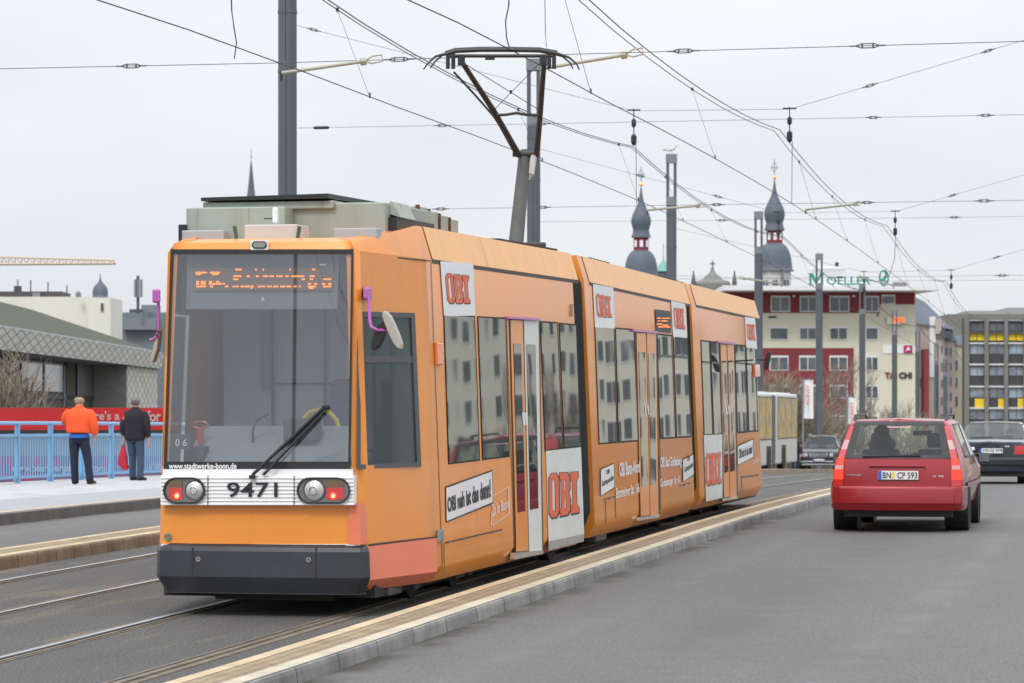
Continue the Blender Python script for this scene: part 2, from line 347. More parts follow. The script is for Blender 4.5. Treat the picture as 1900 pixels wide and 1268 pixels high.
# rails: bright head, dark groove, dirt shoulder
for c in (0, -3.05):
    for sgn in (-1, 1):
        u = c+sgn*.7175; i = -sgn
        a, b_ = sorted((u, u+sgn*.06)); ribbon('tram_rail', [(a, -.018), (a, -.004), (b_, -.004), (b_, -.018)], M['rail_dull' if (c == 0 and sgn == 1) else 'rail'])
        a, b_ = sorted((u, u+i*.045)); ribbon('rail_groove', [(a, -.014), (b_, -.014)], M['groove'])
        a, b_ = sorted((u+i*.045, u+i*.07)); ribbon('rail_lip', [(a, -.018), (a, -.008), (b_, -.008), (b_, -.018)], M['rail_dull'])
        a, b_ = sorted((u+sgn*.06, u+sgn*(.14 if sgn == 1 and c == 0 else .09))); ribbon('rail_joint', [(a, -.016), (b_, -.016)], M['raildirt'])
        a, b_ = sorted((u+i*.07, u+i*.10)); ribbon('rail_joint', [(a, -.016), (b_, -.016)], M['raildirt'])
def island(u0, u1, mface_l, mface_r, h=.12):
    ribbon('kerb', [(u0, -.05), (u0, h-.01), (u0+.012, h), (u0+.125, h)], mface_l)
    ribbon('traffic_island', [(u0+.125, h-.002), (u1-.17, h-.002)], M['pavers'])
    ribbon('kerb', [(u1-.17, h), (u1-.03, h)], M['kerb_pale'] if mface_r == M['kerb_grey'] else M['kerb_sand'])
    ribbon('kerb', [(u1-.03, h), (u1-.008, h-.012), (u1, h-.04), (u1+.012, -.05)], mface_r)
island(1.48, 2.02, M['kerb_sand'], M['kerb_grey'])
island(-5.10, -4.50, M['kerb_sand'], M['kerb_brown'], .12)
ribbon('kerb', [(-8.2, -.05), (-8.2, .145), (-8.215, .155), (-8.36, .155)], M['pave_kerb'])
ribbon('pavement', [(-8.52, .155), (-8.36, .155)], M['kerb_sand'])
ribbon('cycle_path', [(-10.4, .153), (-8.52, .153)], M['pave_grey'])
ribbon('pavement', [(-14.9, .153), (-10.4, .153)], M['pave_white'])
ribbon('bridge_deck', [(-15.0, .15), (-15.0, -1.4), (-12, -2.2), (12, -2.2), (15, -1.4), (15, .15)], M['concrete'], y1=300)
ribbon('kerb', [(11.2, -.05), (11.2, .14), (11.35, .15)], M['kerb_grey'])
ribbon('pavement', [(11.35, .15), (14.9, .15)], M['pave_grey'])
# a worn lane seam and patches of gravel dust on the carriageway

# ---------------- railing ----------------
rl = thing('bridge_railing', 'light blue steel bridge railing with closely set upright bars behind the two walkers', 'railing', G(-14.4, 60, .15))
def along(u, h, r, y0, y1, n=8):
    m = MB(); m.tube([G(u, y, h) for y in frange(y0, y1, 2)], r, n); return m
along(-14.4, 1.33, .035, 32, 110, 8).build('top_rail', M['blue'], rl, smooth=True)
ribbon_m = lambda u0, u1, h0, h1: ribbon('', [(u0, h0), (u0, h1), (u1, h1), (u1, h0), (u0, h0)], None, 32, 110, build=False)
ribbon_m(-14.43, -14.37, 1.06, 1.12).build('middle_rail', M['blue'], rl)
ribbon_m(-14.43, -14.37, .24, .29).build('bottom_rail', M['blue'], rl)
for k in range(40):
    y = 47.2+(k-8)*1.93
    m = MB(); a = G(-14.40, y, .15); e = G(-14.40, y+.1, .15)-a; e.z = 0; e.normalize(); q = Vector((e.y, -e.x, 0))
    for (w0, w1, z0, z1) in ((.04, .04, 0, 1.17), (.075, .075, -.02, .02)):
        m.hexa([a-e*w0-q*.06+Vector((0, 0, z0)), a+e*w0-q*.06+Vector((0, 0, z0)), a+e*w0+q*.06+Vector((0, 0, z0)), a-e*w0+q*.06+Vector((0, 0, z0)),
                a-e*w1-q*.04+Vector((0, 0, z1)), a+e*w1-q*.04+Vector((0, 0, z1)), a+e*w1+q*.04+Vector((0, 0, z1)), a-e*w1+q*.04+Vector((0, 0, z1))])
    m.build('post', M['blue'], rl)
    m = MB()
    for j in range(1, 13):
        b0 = G(-14.40, y+j*.1485, .27)
        m.hexa([b0+e*sx*.010+q*sy*.009+Vector((0, 0, z)) for z in (0, .80) for sx, sy in ((-1, -1), (1, -1), (1, 1), (-1, 1))])
    m.build('infill_bars', M['blue'], rl)

# ---------------- masts ----------------
def make_mast():
    t = thing('catenary_mast', 'x', 'mast', (0, 0, 0), 'grey masts carrying the overhead wires along the pavement', world=False)
    MB().lathe([(.30, 0), (.30, .04), (.21, .06), (.205, 10.75)], 24).build('shaft', M['mast'], t, smooth=True)
    MB().lathe([(.212, 10.6), (.212, 10.95), (.19, 10.95)], 24).build('collar', M['mastp'], t, smooth=True)
    for s in (-1, 1): MB().box(s*.15-.05, s*.15+.05, -.09, .09, 10.9, 12.35).build('top_rod', M['mast'], t, bevel=.01)
    MB().box(-.215, .215, -.13, .13, 12.3, 12.68).build('cap', M['mastp'], t, bevel=.02)
    m = MB()
    for z in (4.2, 8.9, 10.2): m.lathe([(.216, z), (.216, z+.07)], 20)
    m.box(-.02, .02, -.25, -.2, 4.2, 8.9); m.build('clamp_band', M['mast'], t)
    return t
mast0 = make_mast(); MASTS = {}
spots = [('A', -4.93, 71, 'thickest grey mast, rising behind the front roof box of the tram to the top edge'),
 ('B', .67, 100, 'grey mast with a twin rod top standing just behind the pantograph'),
 ('C', 6.41, 130, 'grey twin rod mast with a seagull sitting on its cap'),
 ('D', 12.05, 158, 'grey mast right of the tram end and left of the slate domed church tower'),
 ('E', 17.86, 188, 'grey twin rod mast in front of the first green roof letter of the office block'),
 ('F', 23.5, 217, 'grey mast in front of the office block beside its last paired top floor window'),
 ('G', 29.1, 246, 'grey mast cutting through the wall lettering of the office block'),
 ('H', 34.5, 275, 'slender grey mast just left of the tall red stripe of the office block'),
 ('I', 39.9, 304, 'distant grey mast right of the office block, left one of the closest pair'),
 ('J', 44.6, 333, 'distant grey mast right of the office block, right one of the closest pair'),
 ('K', 50.6, 362, 'far grey mast in front of the left bay of the yellow blind block'),
 ('Z', -10.95, 41.5, 'grey mast beside the tram outside the left edge'), ('Y', -17.5, 12, 'grey mast behind the photographer'), ('X', -24, -18, 'rearmost grey mast behind the photographer')]
for i, (k, x, y, lab) in enumerate(spots):
    z = zr(y)+.15; o = mast0 if i == 0 else dup(mast0, (0, 0, 0)); o.location = (x, y, z); o.rotation_euler = (0, 0, R(-11)); o['label'] = lab; MASTS[k] = Vector((x, y, z))

# ---------------- overhead wires ----------------
def wire(name, pts, r, label, cat='wire', mat='wire', group=None, fit=()):
    t = thing(name, label, cat, pts[0], group)
    MB().tube(pts, r*.85, 5).build('strand', M[mat], t, smooth=True)
    pts = [Vector(p) for p in pts]
    for f in fit:
        x, y, ln = f[:3]; kind = f[3] if len(f) > 3 else 'loop'
        # nearest place on the wire to the sight line
        best = None
        for i in range(len(pts)-1):
            for j in range(41):
                p = pts[i].lerp(pts[i+1], j/40); 
                if p.y < 1: continue
                d = abs(HX+p.x/p.y*F-x)
                if best is None or d < best[0]: best = (d, p, (pts[i+1]-pts[i]).normalized())
        p, e = best[1], best[2]; h = ln/2*p.y/F; q = Vector((0, 0, 1)); m = MB()
        if kind == 'loop':
            rr = .005+.00006*p.y; o_ = h*.12+rr
            m.tube([p-e*h, p-e*h*.55+q*o_, p+e*h*.55+q*o_, p+e*h], rr, 5); m.tube([p-e*h, p-e*h*.55-q*o_, p+e*h*.55-q*o_, p+e*h], rr, 5)
            m.tube([p-e*h*.45-q*o_, p-e*h*.45+q*o_], rr*1.6, 5); m.tube([p+e*h*.45-q*o_, p+e*h*.45+q*o_], rr*1.6, 5)
            m.tube([p-e*h*1.5, p-e*h], rr*1.3, 5); m.tube([p+e*h, p+e*h*1.5], rr*1.3, 5)
        else:
            m.tube([p-e*h, p-e*h*.9, p+e*h*.9, p+e*h], [.01, .035, .035, .01], 7)
        m.build('insulator', M['wiret' if kind == 'loop' else 'black'], t)
    return t
def cw(u, y, h): return G(u, y, h)
def chain(u, hs, y0=-25, y1=260, step=5):
    return [G(u, y, hs(y)) for y in frange(y0, y1, step)]
c_h = table([(-60, 5.8), (38, 5.83), (55, 5.93), (70, 6.0), (100, 6.0), (300, 5.9)])
hc = lambda y: c_h(max(-50, y))
contact = {0: wire('contact_wire', chain(0, hc), .009, 'dark contact wire touched by the tram pantograph', group='contact wires over the two tracks'),
           -3.05: wire('contact_wire', chain(-3.05, hc), .009, 'dark contact wire left of the tram roof over the empty track', group='contact wires over the two tracks')}
sup = [-20.5, 9, 38.5, 68, 98, 127, 157, 187, 217, 247]
def hm(base, y):
    for a, b in zip(sup, sup[1:]):
        if a <= y <= b: t = (y-a)/(b-a); return base-4*.42*t*(1-t)
    return base
for u, base, du, lab in ((0, 7.5, -.33, 'double dark messenger wire right of the pantograph, steepest wire in the sky'), (-3.05, 7.2, -.33, 'dark messenger wire passing behind the pantograph legs')):
    ys = frange(-20.5, 247, 2.95); pts = [G(u+du, y, hm(base, y)) for y in ys]
    t = wire('messenger_wire', pts, .009, lab, group='messenger wires above the tracks')
    MB().tube([G(u+du+.12*(1 if u == 0 else .35), y, hm(base, y)+.02) for y in ys], .009, 5).build('strand', M['wire'], t, smooth=True)
    for k, y in enumerate([-16, -4, 13, 26, 43, 55.6]+([66.4] if u else [])+[73, 81, 91, 103, 113, 122, 134, 146, 161, 176]):
        if min(abs(y-s) for s in sup) < 1: continue
        m = MB(); a = G(u+du, y, hm(base, y)); b = G(u, y+.5, hc(y)); m.tube([a, b], .004, 4); m.tube([b+Vector((0, 0, .06)), b-Vector((0, 0, .01))], .013, 5); m.box(a.x-.02, a.x+.02, a.y-.04, a.y+.04, a.z-.02, a.z+.03)
        m.build('dropper', M['wiret'], t)
def W3(l): return [W(*p) for p in l]
# span wires, first three frames ahead
wire('span_wire', W3([(-900, 148, 44), (0, 128, 42), (520, 117, 41), (1268, 95, 40), (1900, 77, 38.6), (2600, 60, 37)]), .006, 'nearest cross wire over the tram with its long insulators', mat='wiret', group='cross wires between the masts',
     fit=[(240, 121, 40), (743, 106, 40), (1268, 94, 40), (1612, 86, 46)])
wire('span_wire', W3([(-900, -330, 44), (-300, -160, 42), (640, -40, 39), (1180, -60, 38.5), (2600, -400, 36)]), .006, 'upper cross wire just above the photo', mat='wiret', group='cross wires between the masts')
wire('head_span_wire', W3([(552, 48, 71), (1175, 206, 68.3), (1465, 203, 67), (1900, 75, 65), (2300, -42, 63)]), .006, 'sloping wire from the thick mast that holds the two nearest hangers', mat='wiret', group='sloping wires carrying the hangers',
     fit=[(575, 53, 20), (1615, 158, 22), (1830, 95, 20)])
wire('span_wire', W3([(552, 238, 71), (1005, 230, 69), (1900, 213, 65), (2400, 205, 63)]), .006, 'cross wire with a black insulator beside the thick mast', mat='wiret', group='cross wires between the masts',
     fit=[(592, 238, 32, 'rod'), (818, 234, 22), (1010, 230, 22), (1617, 219, 20), (1820, 216, 22)])
wire('span_wire', W3([(552, 392, 71), (818, 388, 70), (1330, 380, 68), (1900, 372, 65), (2400, 366, 63)]), .006, 'cross wire running level with the roof boxes of the tram', mat='wiret', group='cross wires between the masts',
     fit=[(818, 388, 22), (1012, 385, 22), (1328, 380, 20), (1610, 377, 22), (1822, 373, 26)])
wire('head_span_wire', W3([(1003, 277, 100), (1444, 395, 98), (1661, 393, 97), (1900, 325, 95), (2300, 215, 92)]), .006, 'sloping wire from the mast behind the pantograph to the farther hangers', mat='wiret', group='sloping wires carrying the hangers',
     fit=[(1189, 327, 14), (1332, 364, 16), (1770, 361, 14)])
wire('span_wire', W3([(1003, 412, 100), (1340, 409, 98), (1900, 402, 95), (2300, 398, 93)]), .006, 'thin cross wire just above the distant church onions', mat='wiret', group='cross wires between the masts', fit=[(1338, 409, 16), (1775, 404, 16)])
wire('span_wire', W3([(1003, 520, 100), (1380, 517, 98), (1900, 511, 95), (2300, 508, 93)]), .006, 'thin cross wire in front of the green roof letters', mat='wiret', group='cross wires between the masts', fit=[(1560, 515, 14), (1855, 512, 18)])
wire('head_span_wire', W3([(1256, 425, 130), (1603, 505, 128), (1765, 502, 127), (1900, 463, 126), (2300, 350, 123)]), .007, 'farthest sloping hanger wire above the street end', mat='wiret', group='sloping wires carrying the hangers', fit=[(1850, 478, 12)])
wire('span_wire', W3([(1256, 512, 130), (1600, 522, 128), (1900, 520, 126)]), .007, 'farthest cross wire in front of the office block eaves', mat='wiret', group='cross wires between the masts')
# hangers on the head spans
def hanger(x, y0, y1, d, lab, jump=True):
    t = thing('wire_hanger', lab, 'hanger', W(x, y0, d), 'insulated hangers holding the messenger wires'); s = d/F; a, b = W(x, y0, d), W(x, y1, d)
    m = MB(); m.tube([a+Vector((0, 0, .05)), a.lerp(b, .28)], .012, 5); m.tube([a.lerp(b, .28), a.lerp(b, .34), a.lerp(b, .52), a.lerp(b, .6)], [.02, .05, .05, .02], 8); m.tube([a.lerp(b, .6), b], .012, 5)
    m.box(a.x-.14, a.x+.14, a.y-.02, a.y+.02, a.z-.0, a.z+.03); m.build('rod', M['wire'], t)
    MB().tube([b+Vector((0, 0, .1)), b+Vector((0, 0, .06)), b-Vector((0, 0, .08)), b-Vector((0, 0, .14))], [.025, .06, .06, .025], 8).build('clamp', M['wire'], t)
    return t
hanger(1176, 206, 258, 68.3, 'hanger above the second mast from the pantograph holding the left messenger wire')
hanger(1465, 203, 252, 67, 'largest hanger high in the sky holding the double messenger wire')
hanger(1444, 395, 430, 98, 'hanger in front of the right onion spire of the church')
hanger(1661, 393, 429, 97, 'hanger above the right end of the office block on the double messenger wire')
hanger(1603, 505, 538, 128, 'small hanger in front of the last roof letters'); hanger(1765, 502, 530, 127, 'small hanger above the street behind the office block')
def rod(a, b, lab, near):
    t = thing('registration_arm', lab, 'arm', a, 'arms steadying the contact wires'); e = (b-a).normalized()
    MB().tube([a, b], .022 if near else .026, 8).build('tube', M['arm'], t, smooth=True)
    m = MB(); m.tube([a+Vector((0, 0, .02)), a-Vector((0, 0, .1))], .016, 6); m.build('claw', M['wire'], t)
    m = MB(); m.tube([b-e*.05, b+e*.02], .05, 7); m.tube([b, b+e*.1+Vector((0, 0, .05)), b+e*.22+Vector((0, 0, .05)), b+e*.24-Vector((0, 0, .03)), b+e*.1-Vector((0, 0, .04)), b], .012, 5); m.build('insulator', M['arm'], t)
rod(W(522, 136, 40.4), W(676, 114, 40.6), 'pale rod left of the pantograph in front of the thick mast', 1)
rod(W(1010, 127, 40.8), W(1160, 102, 40.5), 'pale rod running right from the pantograph head', 1)
rod(W(1201, 390, 70), W(1296, 382, 69), 'thin rod above the left onion spire', 0); rod(W(1495, 389, 72), W(1588, 379, 69), 'thin rod right of the right onion spire', 0)
rod(W(1450, 527, 99), W(1380, 517, 98), 'short dark rod in front of the dome drum', 0); rod(W(1658, 530, 100), W(1600, 516, 98), 'short rod by the end of the green roof letters', 0)
def jumper(pts, r, lab): wire('jumper_cable', W3(pts), r, lab, cat='cable', group='cables hanging between the wires')
jumper([(428, -60, 42), (430, 20, 42), (434, 50, 41.8), (439, 80, 41.6), (435, 108, 41)], .011, 'wavy thick cable dropping to the left contact wire')
jumper([(946, -60, 40), (944, 10, 40), (938, 40, 39.6), (940, 70, 39.3), (946, 93, 39)], .011, 'wavy thick cable dropping onto the pantograph head')
jumper([(1010, -60, 40.6), (1012, 60, 40.5), (1014, 88, 40.4)], .006, 'thin hanger wire right above the pantograph head')
jumper([(529, -60, 40.6), (530, 112, 40.6)], .006, 'thin hanger wire in front of the thick mast')
jumper([(1470, 262, 67), (1469, 378, 68)], .008, 'short vertical cable below the largest hanger'); jumper([(1180, 262, 68), (1181, 378, 68)], .008, 'short vertical cable above the left onion spire')
jumper([(1662, 432, 97), (1660, 480, 97.5), (1650, 512, 98)], .010, 'curved cable below the hanger over the office roof')
# ---------------- tram ----------------
class Sec:
    def __init__(s, X, Y, zrel, slope, pitch):
        c = 1/math.sqrt(1+slope*slope); cp = math.cos(pitch); f = Vector((slope*c*cp, c*cp, math.sin(pitch))); r = Vector((c, -slope*c, 0)); u = r.cross(f)
        s.M = Matrix(((r.x, f.x, u.x, X), (r.y, f.y, u.y, Y), (r.z, f.z, u.z, ZC+zrel), (0, 0, 0, 1))); s.I = s.M.inverted()
        s.o = s.I @ Vector((0, 0, ZC)); s.R3 = s.I.to_3x3()
    def ray(s, x, y): return s.o, s.R3 @ Vector(((x-HX)/F, 1, (HY-y)/F))
    def side(s, x, y, off=0):      # meet the (leaning) right side wall
        o, d = s.ray(x, y); k = .0443; # u + k z = 1.2+k*.34
        t = (1.2+.34*k+off-o.x-k*o.z)/(d.x+k*d.z); return o+d*t
    def plane(s, x, y, p, n):
        o, d = s.ray(x, y); return o+d*((Vector(p)-o).dot(n)/d.dot(n))
T1 = Sec(-1.815, 29.2, -1.70, .226, .011); T2 = Sec(-.25, 36.6, -1.60, .190, .0035); T3 = Sec(1.485, 45.82, -1.55, .197, .0025)
hw = lambda z: 1.2-.0443*(z-.34)
hwf = lambda z: .918-.034*(z-.5)
AF = -1.62
af = lambda u, z: AF+.045*(z-.6)+.035*(u/.85)**2
def front(x, y, off=.0):
    o, d = T1.ray(x, y); a = AF
    for _ in range(8):
        p = o+d*((a-o.y)/d.y); a = af(p.x, p.z)-off
    return p
def cabp(x, y, off=0):         # cab side wall between the front corner and the first seam
    P0 = Vector((hw(.34), 0, .34)); P1 = Vector((hwf(.34)+.0, -1.45, .34)); P2 = Vector((hw(3), 0, 3.0))
    n = (P1-P0).cross(P2-P0).normalized(); n = n if n.x > 0 else -n
    return T1.plane(x, y, P0+n*off, n)
tram = thing('tram', 'orange three section tram showing 9471 and covered in hardware store adverts', 'tram', (-2.1, 27.8, zr(28)))
# body shells
def shell1():
    L = T1.side(1073, 750).y; zs = [(.18, .10), (.34, 0), (.60, 0), (.94, 0), (1.26, 0), (2.2, 0), (3.09, 0), ('t', .0), ('u', 0)]
    us = [-1, -.93, -.6, -.3, 0, .3, .6, .93, 1]
    rings = []
    for z, ins in zs:
        ring = []
        def P(u, a, zz): ring.append(Vector((u, a, zz)))
        if z == 't': zb, zf = 3.36, 3.15; ib = .16; ff = 3.19
        if z == 'u': zb, zf, ib = 3.33, 3.2, .30
        top = z in ('t', 'u'); zv = 3.09 if top else z
        H = hw(zv)-ins; h = hwf(zv)-ins*.8
        if z == 't': H -= .09; h -= .045
        if z == 'u': H -= .2; h -= .16
        zside = {'t': 3.37, 'u': 3.35}.get(z, z if z != 3.09 else 3.07); zfr = {'t': 3.175, 'u': 3.21}.get(z, z)
        inf = ins+({'t': .045, 'u': .16}.get(z, 0))
        P(H, L, zside); P(H, 0, zside)
        P(h+.03, -1.42+inf, zfr); P(h+.005, -1.50+inf, zfr); P(h-.035, af(h, zv)+.012+inf, zfr)
        for u in us[::-1]: P(u*(h-.075), af(u*h, zv)+inf, zfr)
        P(-h+.035, af(h, zv)+.012+inf, zfr); P(-h-.005, -1.50+inf, zfr); P(-h-.03, -1.42+inf, zfr); P(-H, 0, zside); P(-H, L, zside)
        rings.append(ring)
    return rings, L
rings, L1 = shell1(); n = len(rings[0]); m = MB(); m.v = [p for r in rings for p in r]
wsi = []
for j in range(len(rings)-1):
    for i in range(n):
        i2 = (i+1) % n
        if j in (4, 5) and 5 <= i <= 12: wsi.append((j, i)); continue       # windscreen opening
        if j in (4, 5) and i == 1: continue                                # driver side wall is built with its window hole
        if j in (4, 5) and i == 16: continue
        if i == n-1: continue
        m.f.append((j*n+i, (j+1)*n+i, (j+1)*n+i2, j*n+i2) if False else (j*n+i2, j*n+i, (j+1)*n+i, (j+1)*n+i2))
# driver side wall with opening
A0, A1, A2, A3 = rings[4][1], rings[4][2], rings[6][2], rings[6][1]
wl = [cabp(663, 868), cabp(780, 864), cabp(770, 583), cabp(665, 580)]
b = len(m.v); m.v += [A0, A1, A2, A3]+[wl[1], wl[0], wl[3], wl[2]]
for i in range(4): m.f.append((b+i, b+4+i, b+4+(i+1) % 4, b+(i+1) % 4))
b = len(m.v); m.v += [Vector((-p.x, p.y, p.z)) for p in (A0, A1, A2, A3, wl[1], wl[0], wl[3], wl[2])]
for i in range(4): m.f.append((b+(i+1) % 4, b+4+(i+1) % 4, b+4+i, b+i))
# roof deck with a well: inner drop and deck
t = (len(rings)-1)*n; b = len(m.v)
for p in rings[-1]: m.v.append(Vector((p.x*.985, p.y+(.02 if p.y < -.5 else 0), 3.19)))
for i in range(n-1): m.f.append((t+i+1, t+i, b+i, b+i+1))
m.f.append(tuple(b+i for i in range(n)))
m.f.append(tuple(j*n for j in range(len(rings)))+(b,)+(b+n-1,)+tuple(j*n+n-1 for j in range(len(rings)-1, -1, -1)))
body1 = m.build('front_section_body', M['orange'], tram, T1.M, smooth=True)
def shell(T, a0, a1, name, cab):
    prof = [(.18, -.10), (.34, 0), (3.07, 0), (3.37, -.09), (3.36, -.22), (3.22, -.26)]; m = MB()
    st = [(a0, 0, 0), (a1, 0, 0)]+([(a1+1.45, .30, .05), (a1+1.6, .45, .3)] if cab else [])
    for a, nar, dz in st:
        for z, i in prof: m.v.append(Vector((hw(min(z, 3.07))+i-nar, a, z-(dz if z > 3.1 else 0))))
        for z, i in prof[::-1]: m.v.append(Vector((-(hw(min(z, 3.07))+i-nar), a, z-(dz if z > 3.1 else 0))))
    k = 12
    for s in range(len(st)-1):
        for i in range(k):
            if i == k-1: continue
            m.f.append((s*k+i, (s+1)*k+i, (s+1)*k+i+1, s*k+i+1))
    m.f.append(tuple(range(k))); e = (len(st)-1)*k; m.f.append(tuple(e+i for i in range(k-1, -1, -1)))
    return m.build(name, M['orange'], tram, T.M, smooth=True)
a2s, a2e = T2.side(1094, 750).y, T2.side(1281, 750).y
a3s, a3e = T3.side(1291, 750).y, T3.side(1407, 750).y
body2 = shell(T2, a2s, a2e, 'middle_section_body', False); body3 = shell(T3, a3s, a3e, 'rear_section_body', True)
# roof fairings (streaked sheets just proud of the shell, sky brightness painted in) and seams
def fairing(T, xs, par):
    for xa, xb in zip(xs, xs[1:]):
        a, b_ = T.side(xa, 500).y, T.side(xb, 500).y; k = math.hypot(.09, .30)
        f = lambda q, off: Vector((hw(3.07)+.002-.09*q+off*.3/k, 0, 3.075+.295*q+off*.09/k))
        m = MB(); g = .004
        P = lambda a_, q, off: Vector((f(q, off).x, a_, f(q, off).z))
        m.quad(P(a+g, 0, .005), P(b_-g, 0, .005), P(b_-g, 1, .005), P(a+g, 1, .005)); m.quad(P(a+g, 1, .005), P(b_-g, 1, .005), P(b_-g, 1, -.02), P(a+g, 1, -.02))
        m.quad(P(a+g, 0, -.02), P(b_-g, 0, -.02), P(b_-g, 0, .005), P(a+g, 0, .005)); m.build('roof_fairing', M['orange_skylit'], par, T.M)
        MB().quad(*[Vector((hw(z)+.003, a_, z)) for a_, z in ((a, 3.04), (b_, 3.04), (b_, 3.072), (a, 3.072))]).build('gutter', M['black'], par, T.M)
fairing(T1, (802, 905, 1071), body1); fairing(T2, (1092, 1180, 1277), body2); fairing(T3, (1288, 1405), body3)
def q4(fn, x0, y0, x1, y1, off): return [fn(x0, y1, off), fn(x1, y1, off), fn(x1, y0, off), fn(x0, y0, off)]
def trap(fn, pts, off): return [fn(x, y, off) for x, y in pts]
def plate(name, pts, mat, par, T, th=.0, **k):
    m = MB(); m.add(pts, [tuple(range(len(pts)))]); return m.build(name, mat, par, T.M if T else None, **k)
def slab(name, pts, n, mat, par, T, th, bevel=0):   # outline pushed back along n to give it depth
    n = Vector(n).normalized()*th; m = MB(); c = len(pts); m.add(pts+[p-n for p in pts], [tuple(range(c))]+[(i, c+i, c+(i+1) % c, (i+1) % c) for i in range(c)]); return m.build(name, mat, par, T.M if T else None, bevel=bevel)
# mask: vertical px lines on the side lean; give windows as top-left x, top-right x, bottom-left x, bottom-right x
def sidewin(T, tl, tr, bl, br, yt0, yt1, yb0, yb1, par, name='side_window', fr=2.2, hop=None):
    o = trap(T.side, [(bl-fr*.5, yb0+fr), (br+fr*.5, yb1+fr), (tr+fr*.5, yt1-fr), (tl-fr*.5, yt0-fr)], .004)
    f = plate(name, o, M['rubber'], par, T)
    g_ = trap(T.side, [(bl+fr*.3, yb0-fr*.3), (br-fr*.3, yb1-fr*.3), (tr-fr*.3, yt1+fr*.3), (tl+fr*.3, yt0+fr*.3)], .009)
    plate('pane', g_, M['glass'], f, T)
    if hop:
        e = bil(*g_); MB().quad(*[e(*q)+Vector((.004, 0, 0)) for q in ((0, hop-.012), (1, hop-.012), (1, hop+.012), (0, hop+.012))]).build('bar', M['greyframe'], f, T.M)
    # same opening on the far side of the car
    mo = [Vector((-p.x, p.y, p.z)) for p in o][::-1]; mg = [Vector((-p.x, p.y, p.z)) for p in g_][::-1]
    f2 = plate(name, mo, M['rubber'], par, T); plate('pane', mg, M['glass'], f2, T)
sidewin(T1, 824, 880.5, 833, 890, 585, 588, 860, 853, body1); sidewin(T1, 887, 938, 896, 945, 589, 592, 852, 846, body1)
sidewin(T1, 1003, 1034, 1012, 1044, 598, 600, 836, 832, body1); sidewin(T1, 1038, 1069, 1047, 1077, 601, 604, 831, 828, body1)
sidewin(T2, 1104, 1139, 1112, 1145, 607, 609, 823, 820, body2); sidewin(T2, 1142.5, 1176, 1148, 1184, 610, 613, 820, 817, body2)
sidewin(T2, 1219.5, 1246, 1225, 1253, 621, 624, 813, 811.5, body2, hop=.80); sidewin(T2, 1249.5, 1275, 1256, 1282, 624, 627, 811, 809.5, body2, hop=.80)
sidewin(T3, 1301, 1316, 1307, 1322, 633, 635, 807, 806, body3, hop=.78); sidewin(T3, 1318.5, 1334, 1325, 1339, 635, 637, 806, 805, body3, hop=.78)
sidewin(T3, 1363.5, 1382, 1369, 1387, 641, 643, 802, 801, body3, hop=.80); sidewin(T3, 1384.5, 1401.5, 1390, 1406, 644, 646, 800, 799, body3, hop=.80)
def vline(T, xt, yt, xb, yb, w, mat, par, off=.012, name='trim_strip'):
    return plate(name, trap(T.side, [(xb-w/2, yb), (xb+w/2, yb), (xt+w/2, yt), (xt-w/2, yt)], off), M[mat], par, T)
# doors: two leaves each with a tall pane
def door(T, leaves, yt, yb, par, sill, white=None):
    xs = leaves
    d = plate('door', trap(T.side, [(xs[0][2]-2.5, yb+2), (xs[-1][3]+2.5, yb-2), (xs[-1][1]+2.5, yt), (xs[0][0]-2.5, yt-1)], .004), M['black'], par, T)
    for i, (tl, tr, bl, br, gt, gb, gx) in enumerate(xs):
        mt = M['whitesk'] if white == i else M['orange']
        lf = plate('door_leaf', trap(T.side, [(bl, yb), (br, yb-2.5), (tr, yt+3), (tl, yt+2)], .009), mt, d, T)
        hgt = yb-yt; X = lambda s, y: (tl+(bl-tl)*(y-yt)/hgt)*(1-s)+(tr+(br-tr)*(y-yt)/hgt)*s
        s0, s1 = gx
        plate('door_pane', trap(T.side, [(X(s0, gb), gb+1), (X(s1, gb), gb-2), (X(s1, gt), gt+1), (X(s0, gt), gt)], .014), M['glass'], d, T)
    ss = trap(T.side, [(xs[0][2]-2, yb+14*sill), (xs[-1][3]+2, yb+14*sill-10*sill), (xs[-1][3]+2, yb-3), (xs[0][2]-2, yb+2)], .02)
    slab('door_sill', ss, (1, 0, 0), M['chrome'], d, T, .05)
    slab('door_rail', trap(T.side, [(xs[0][0]-4, yt-0.5), (xs[-1][1]+4, yt+3), (xs[-1][1]+4, yt-1), (xs[0][0]-4, yt-4.5)], .04), (1, 0, 0), M['magenta'], d, T, .035)
    for k in range(2):  # warning labels and buttons
        x0 = xs[1][0]-6+k*5; plate('sticker', trap(T.side, [(x0+5, 790), (x0+9, 789), (x0+7, 765), (x0+3, 766)] if T is T1 else [(x0+4, 770), (x0+6, 769), (x0+4, 752), (x0+2, 752)], .018), M['paper'], d, T)
    return d
door(T1, [(947, 970, 958, 981, 637, 950, (.22, .82)), (972, 999, 982, 1006, 639, 945, (.16, .78))], 592, 1024, body1, 1, white=1)
door(T2, [(1181, 1198.5, 1189, 1206, 653, 902, (.2, .85)), (1200, 1217, 1207, 1222, 655, 899, (.15, .8))], 616, 958, body2, .6)
door(T3, [(1337, 1348, 1343.5, 1354, 668, 877, (.2, .85)), (1349.5, 1361.5, 1355, 1367, 669, 875, (.12, .8))], 637, 924, body3, .4)
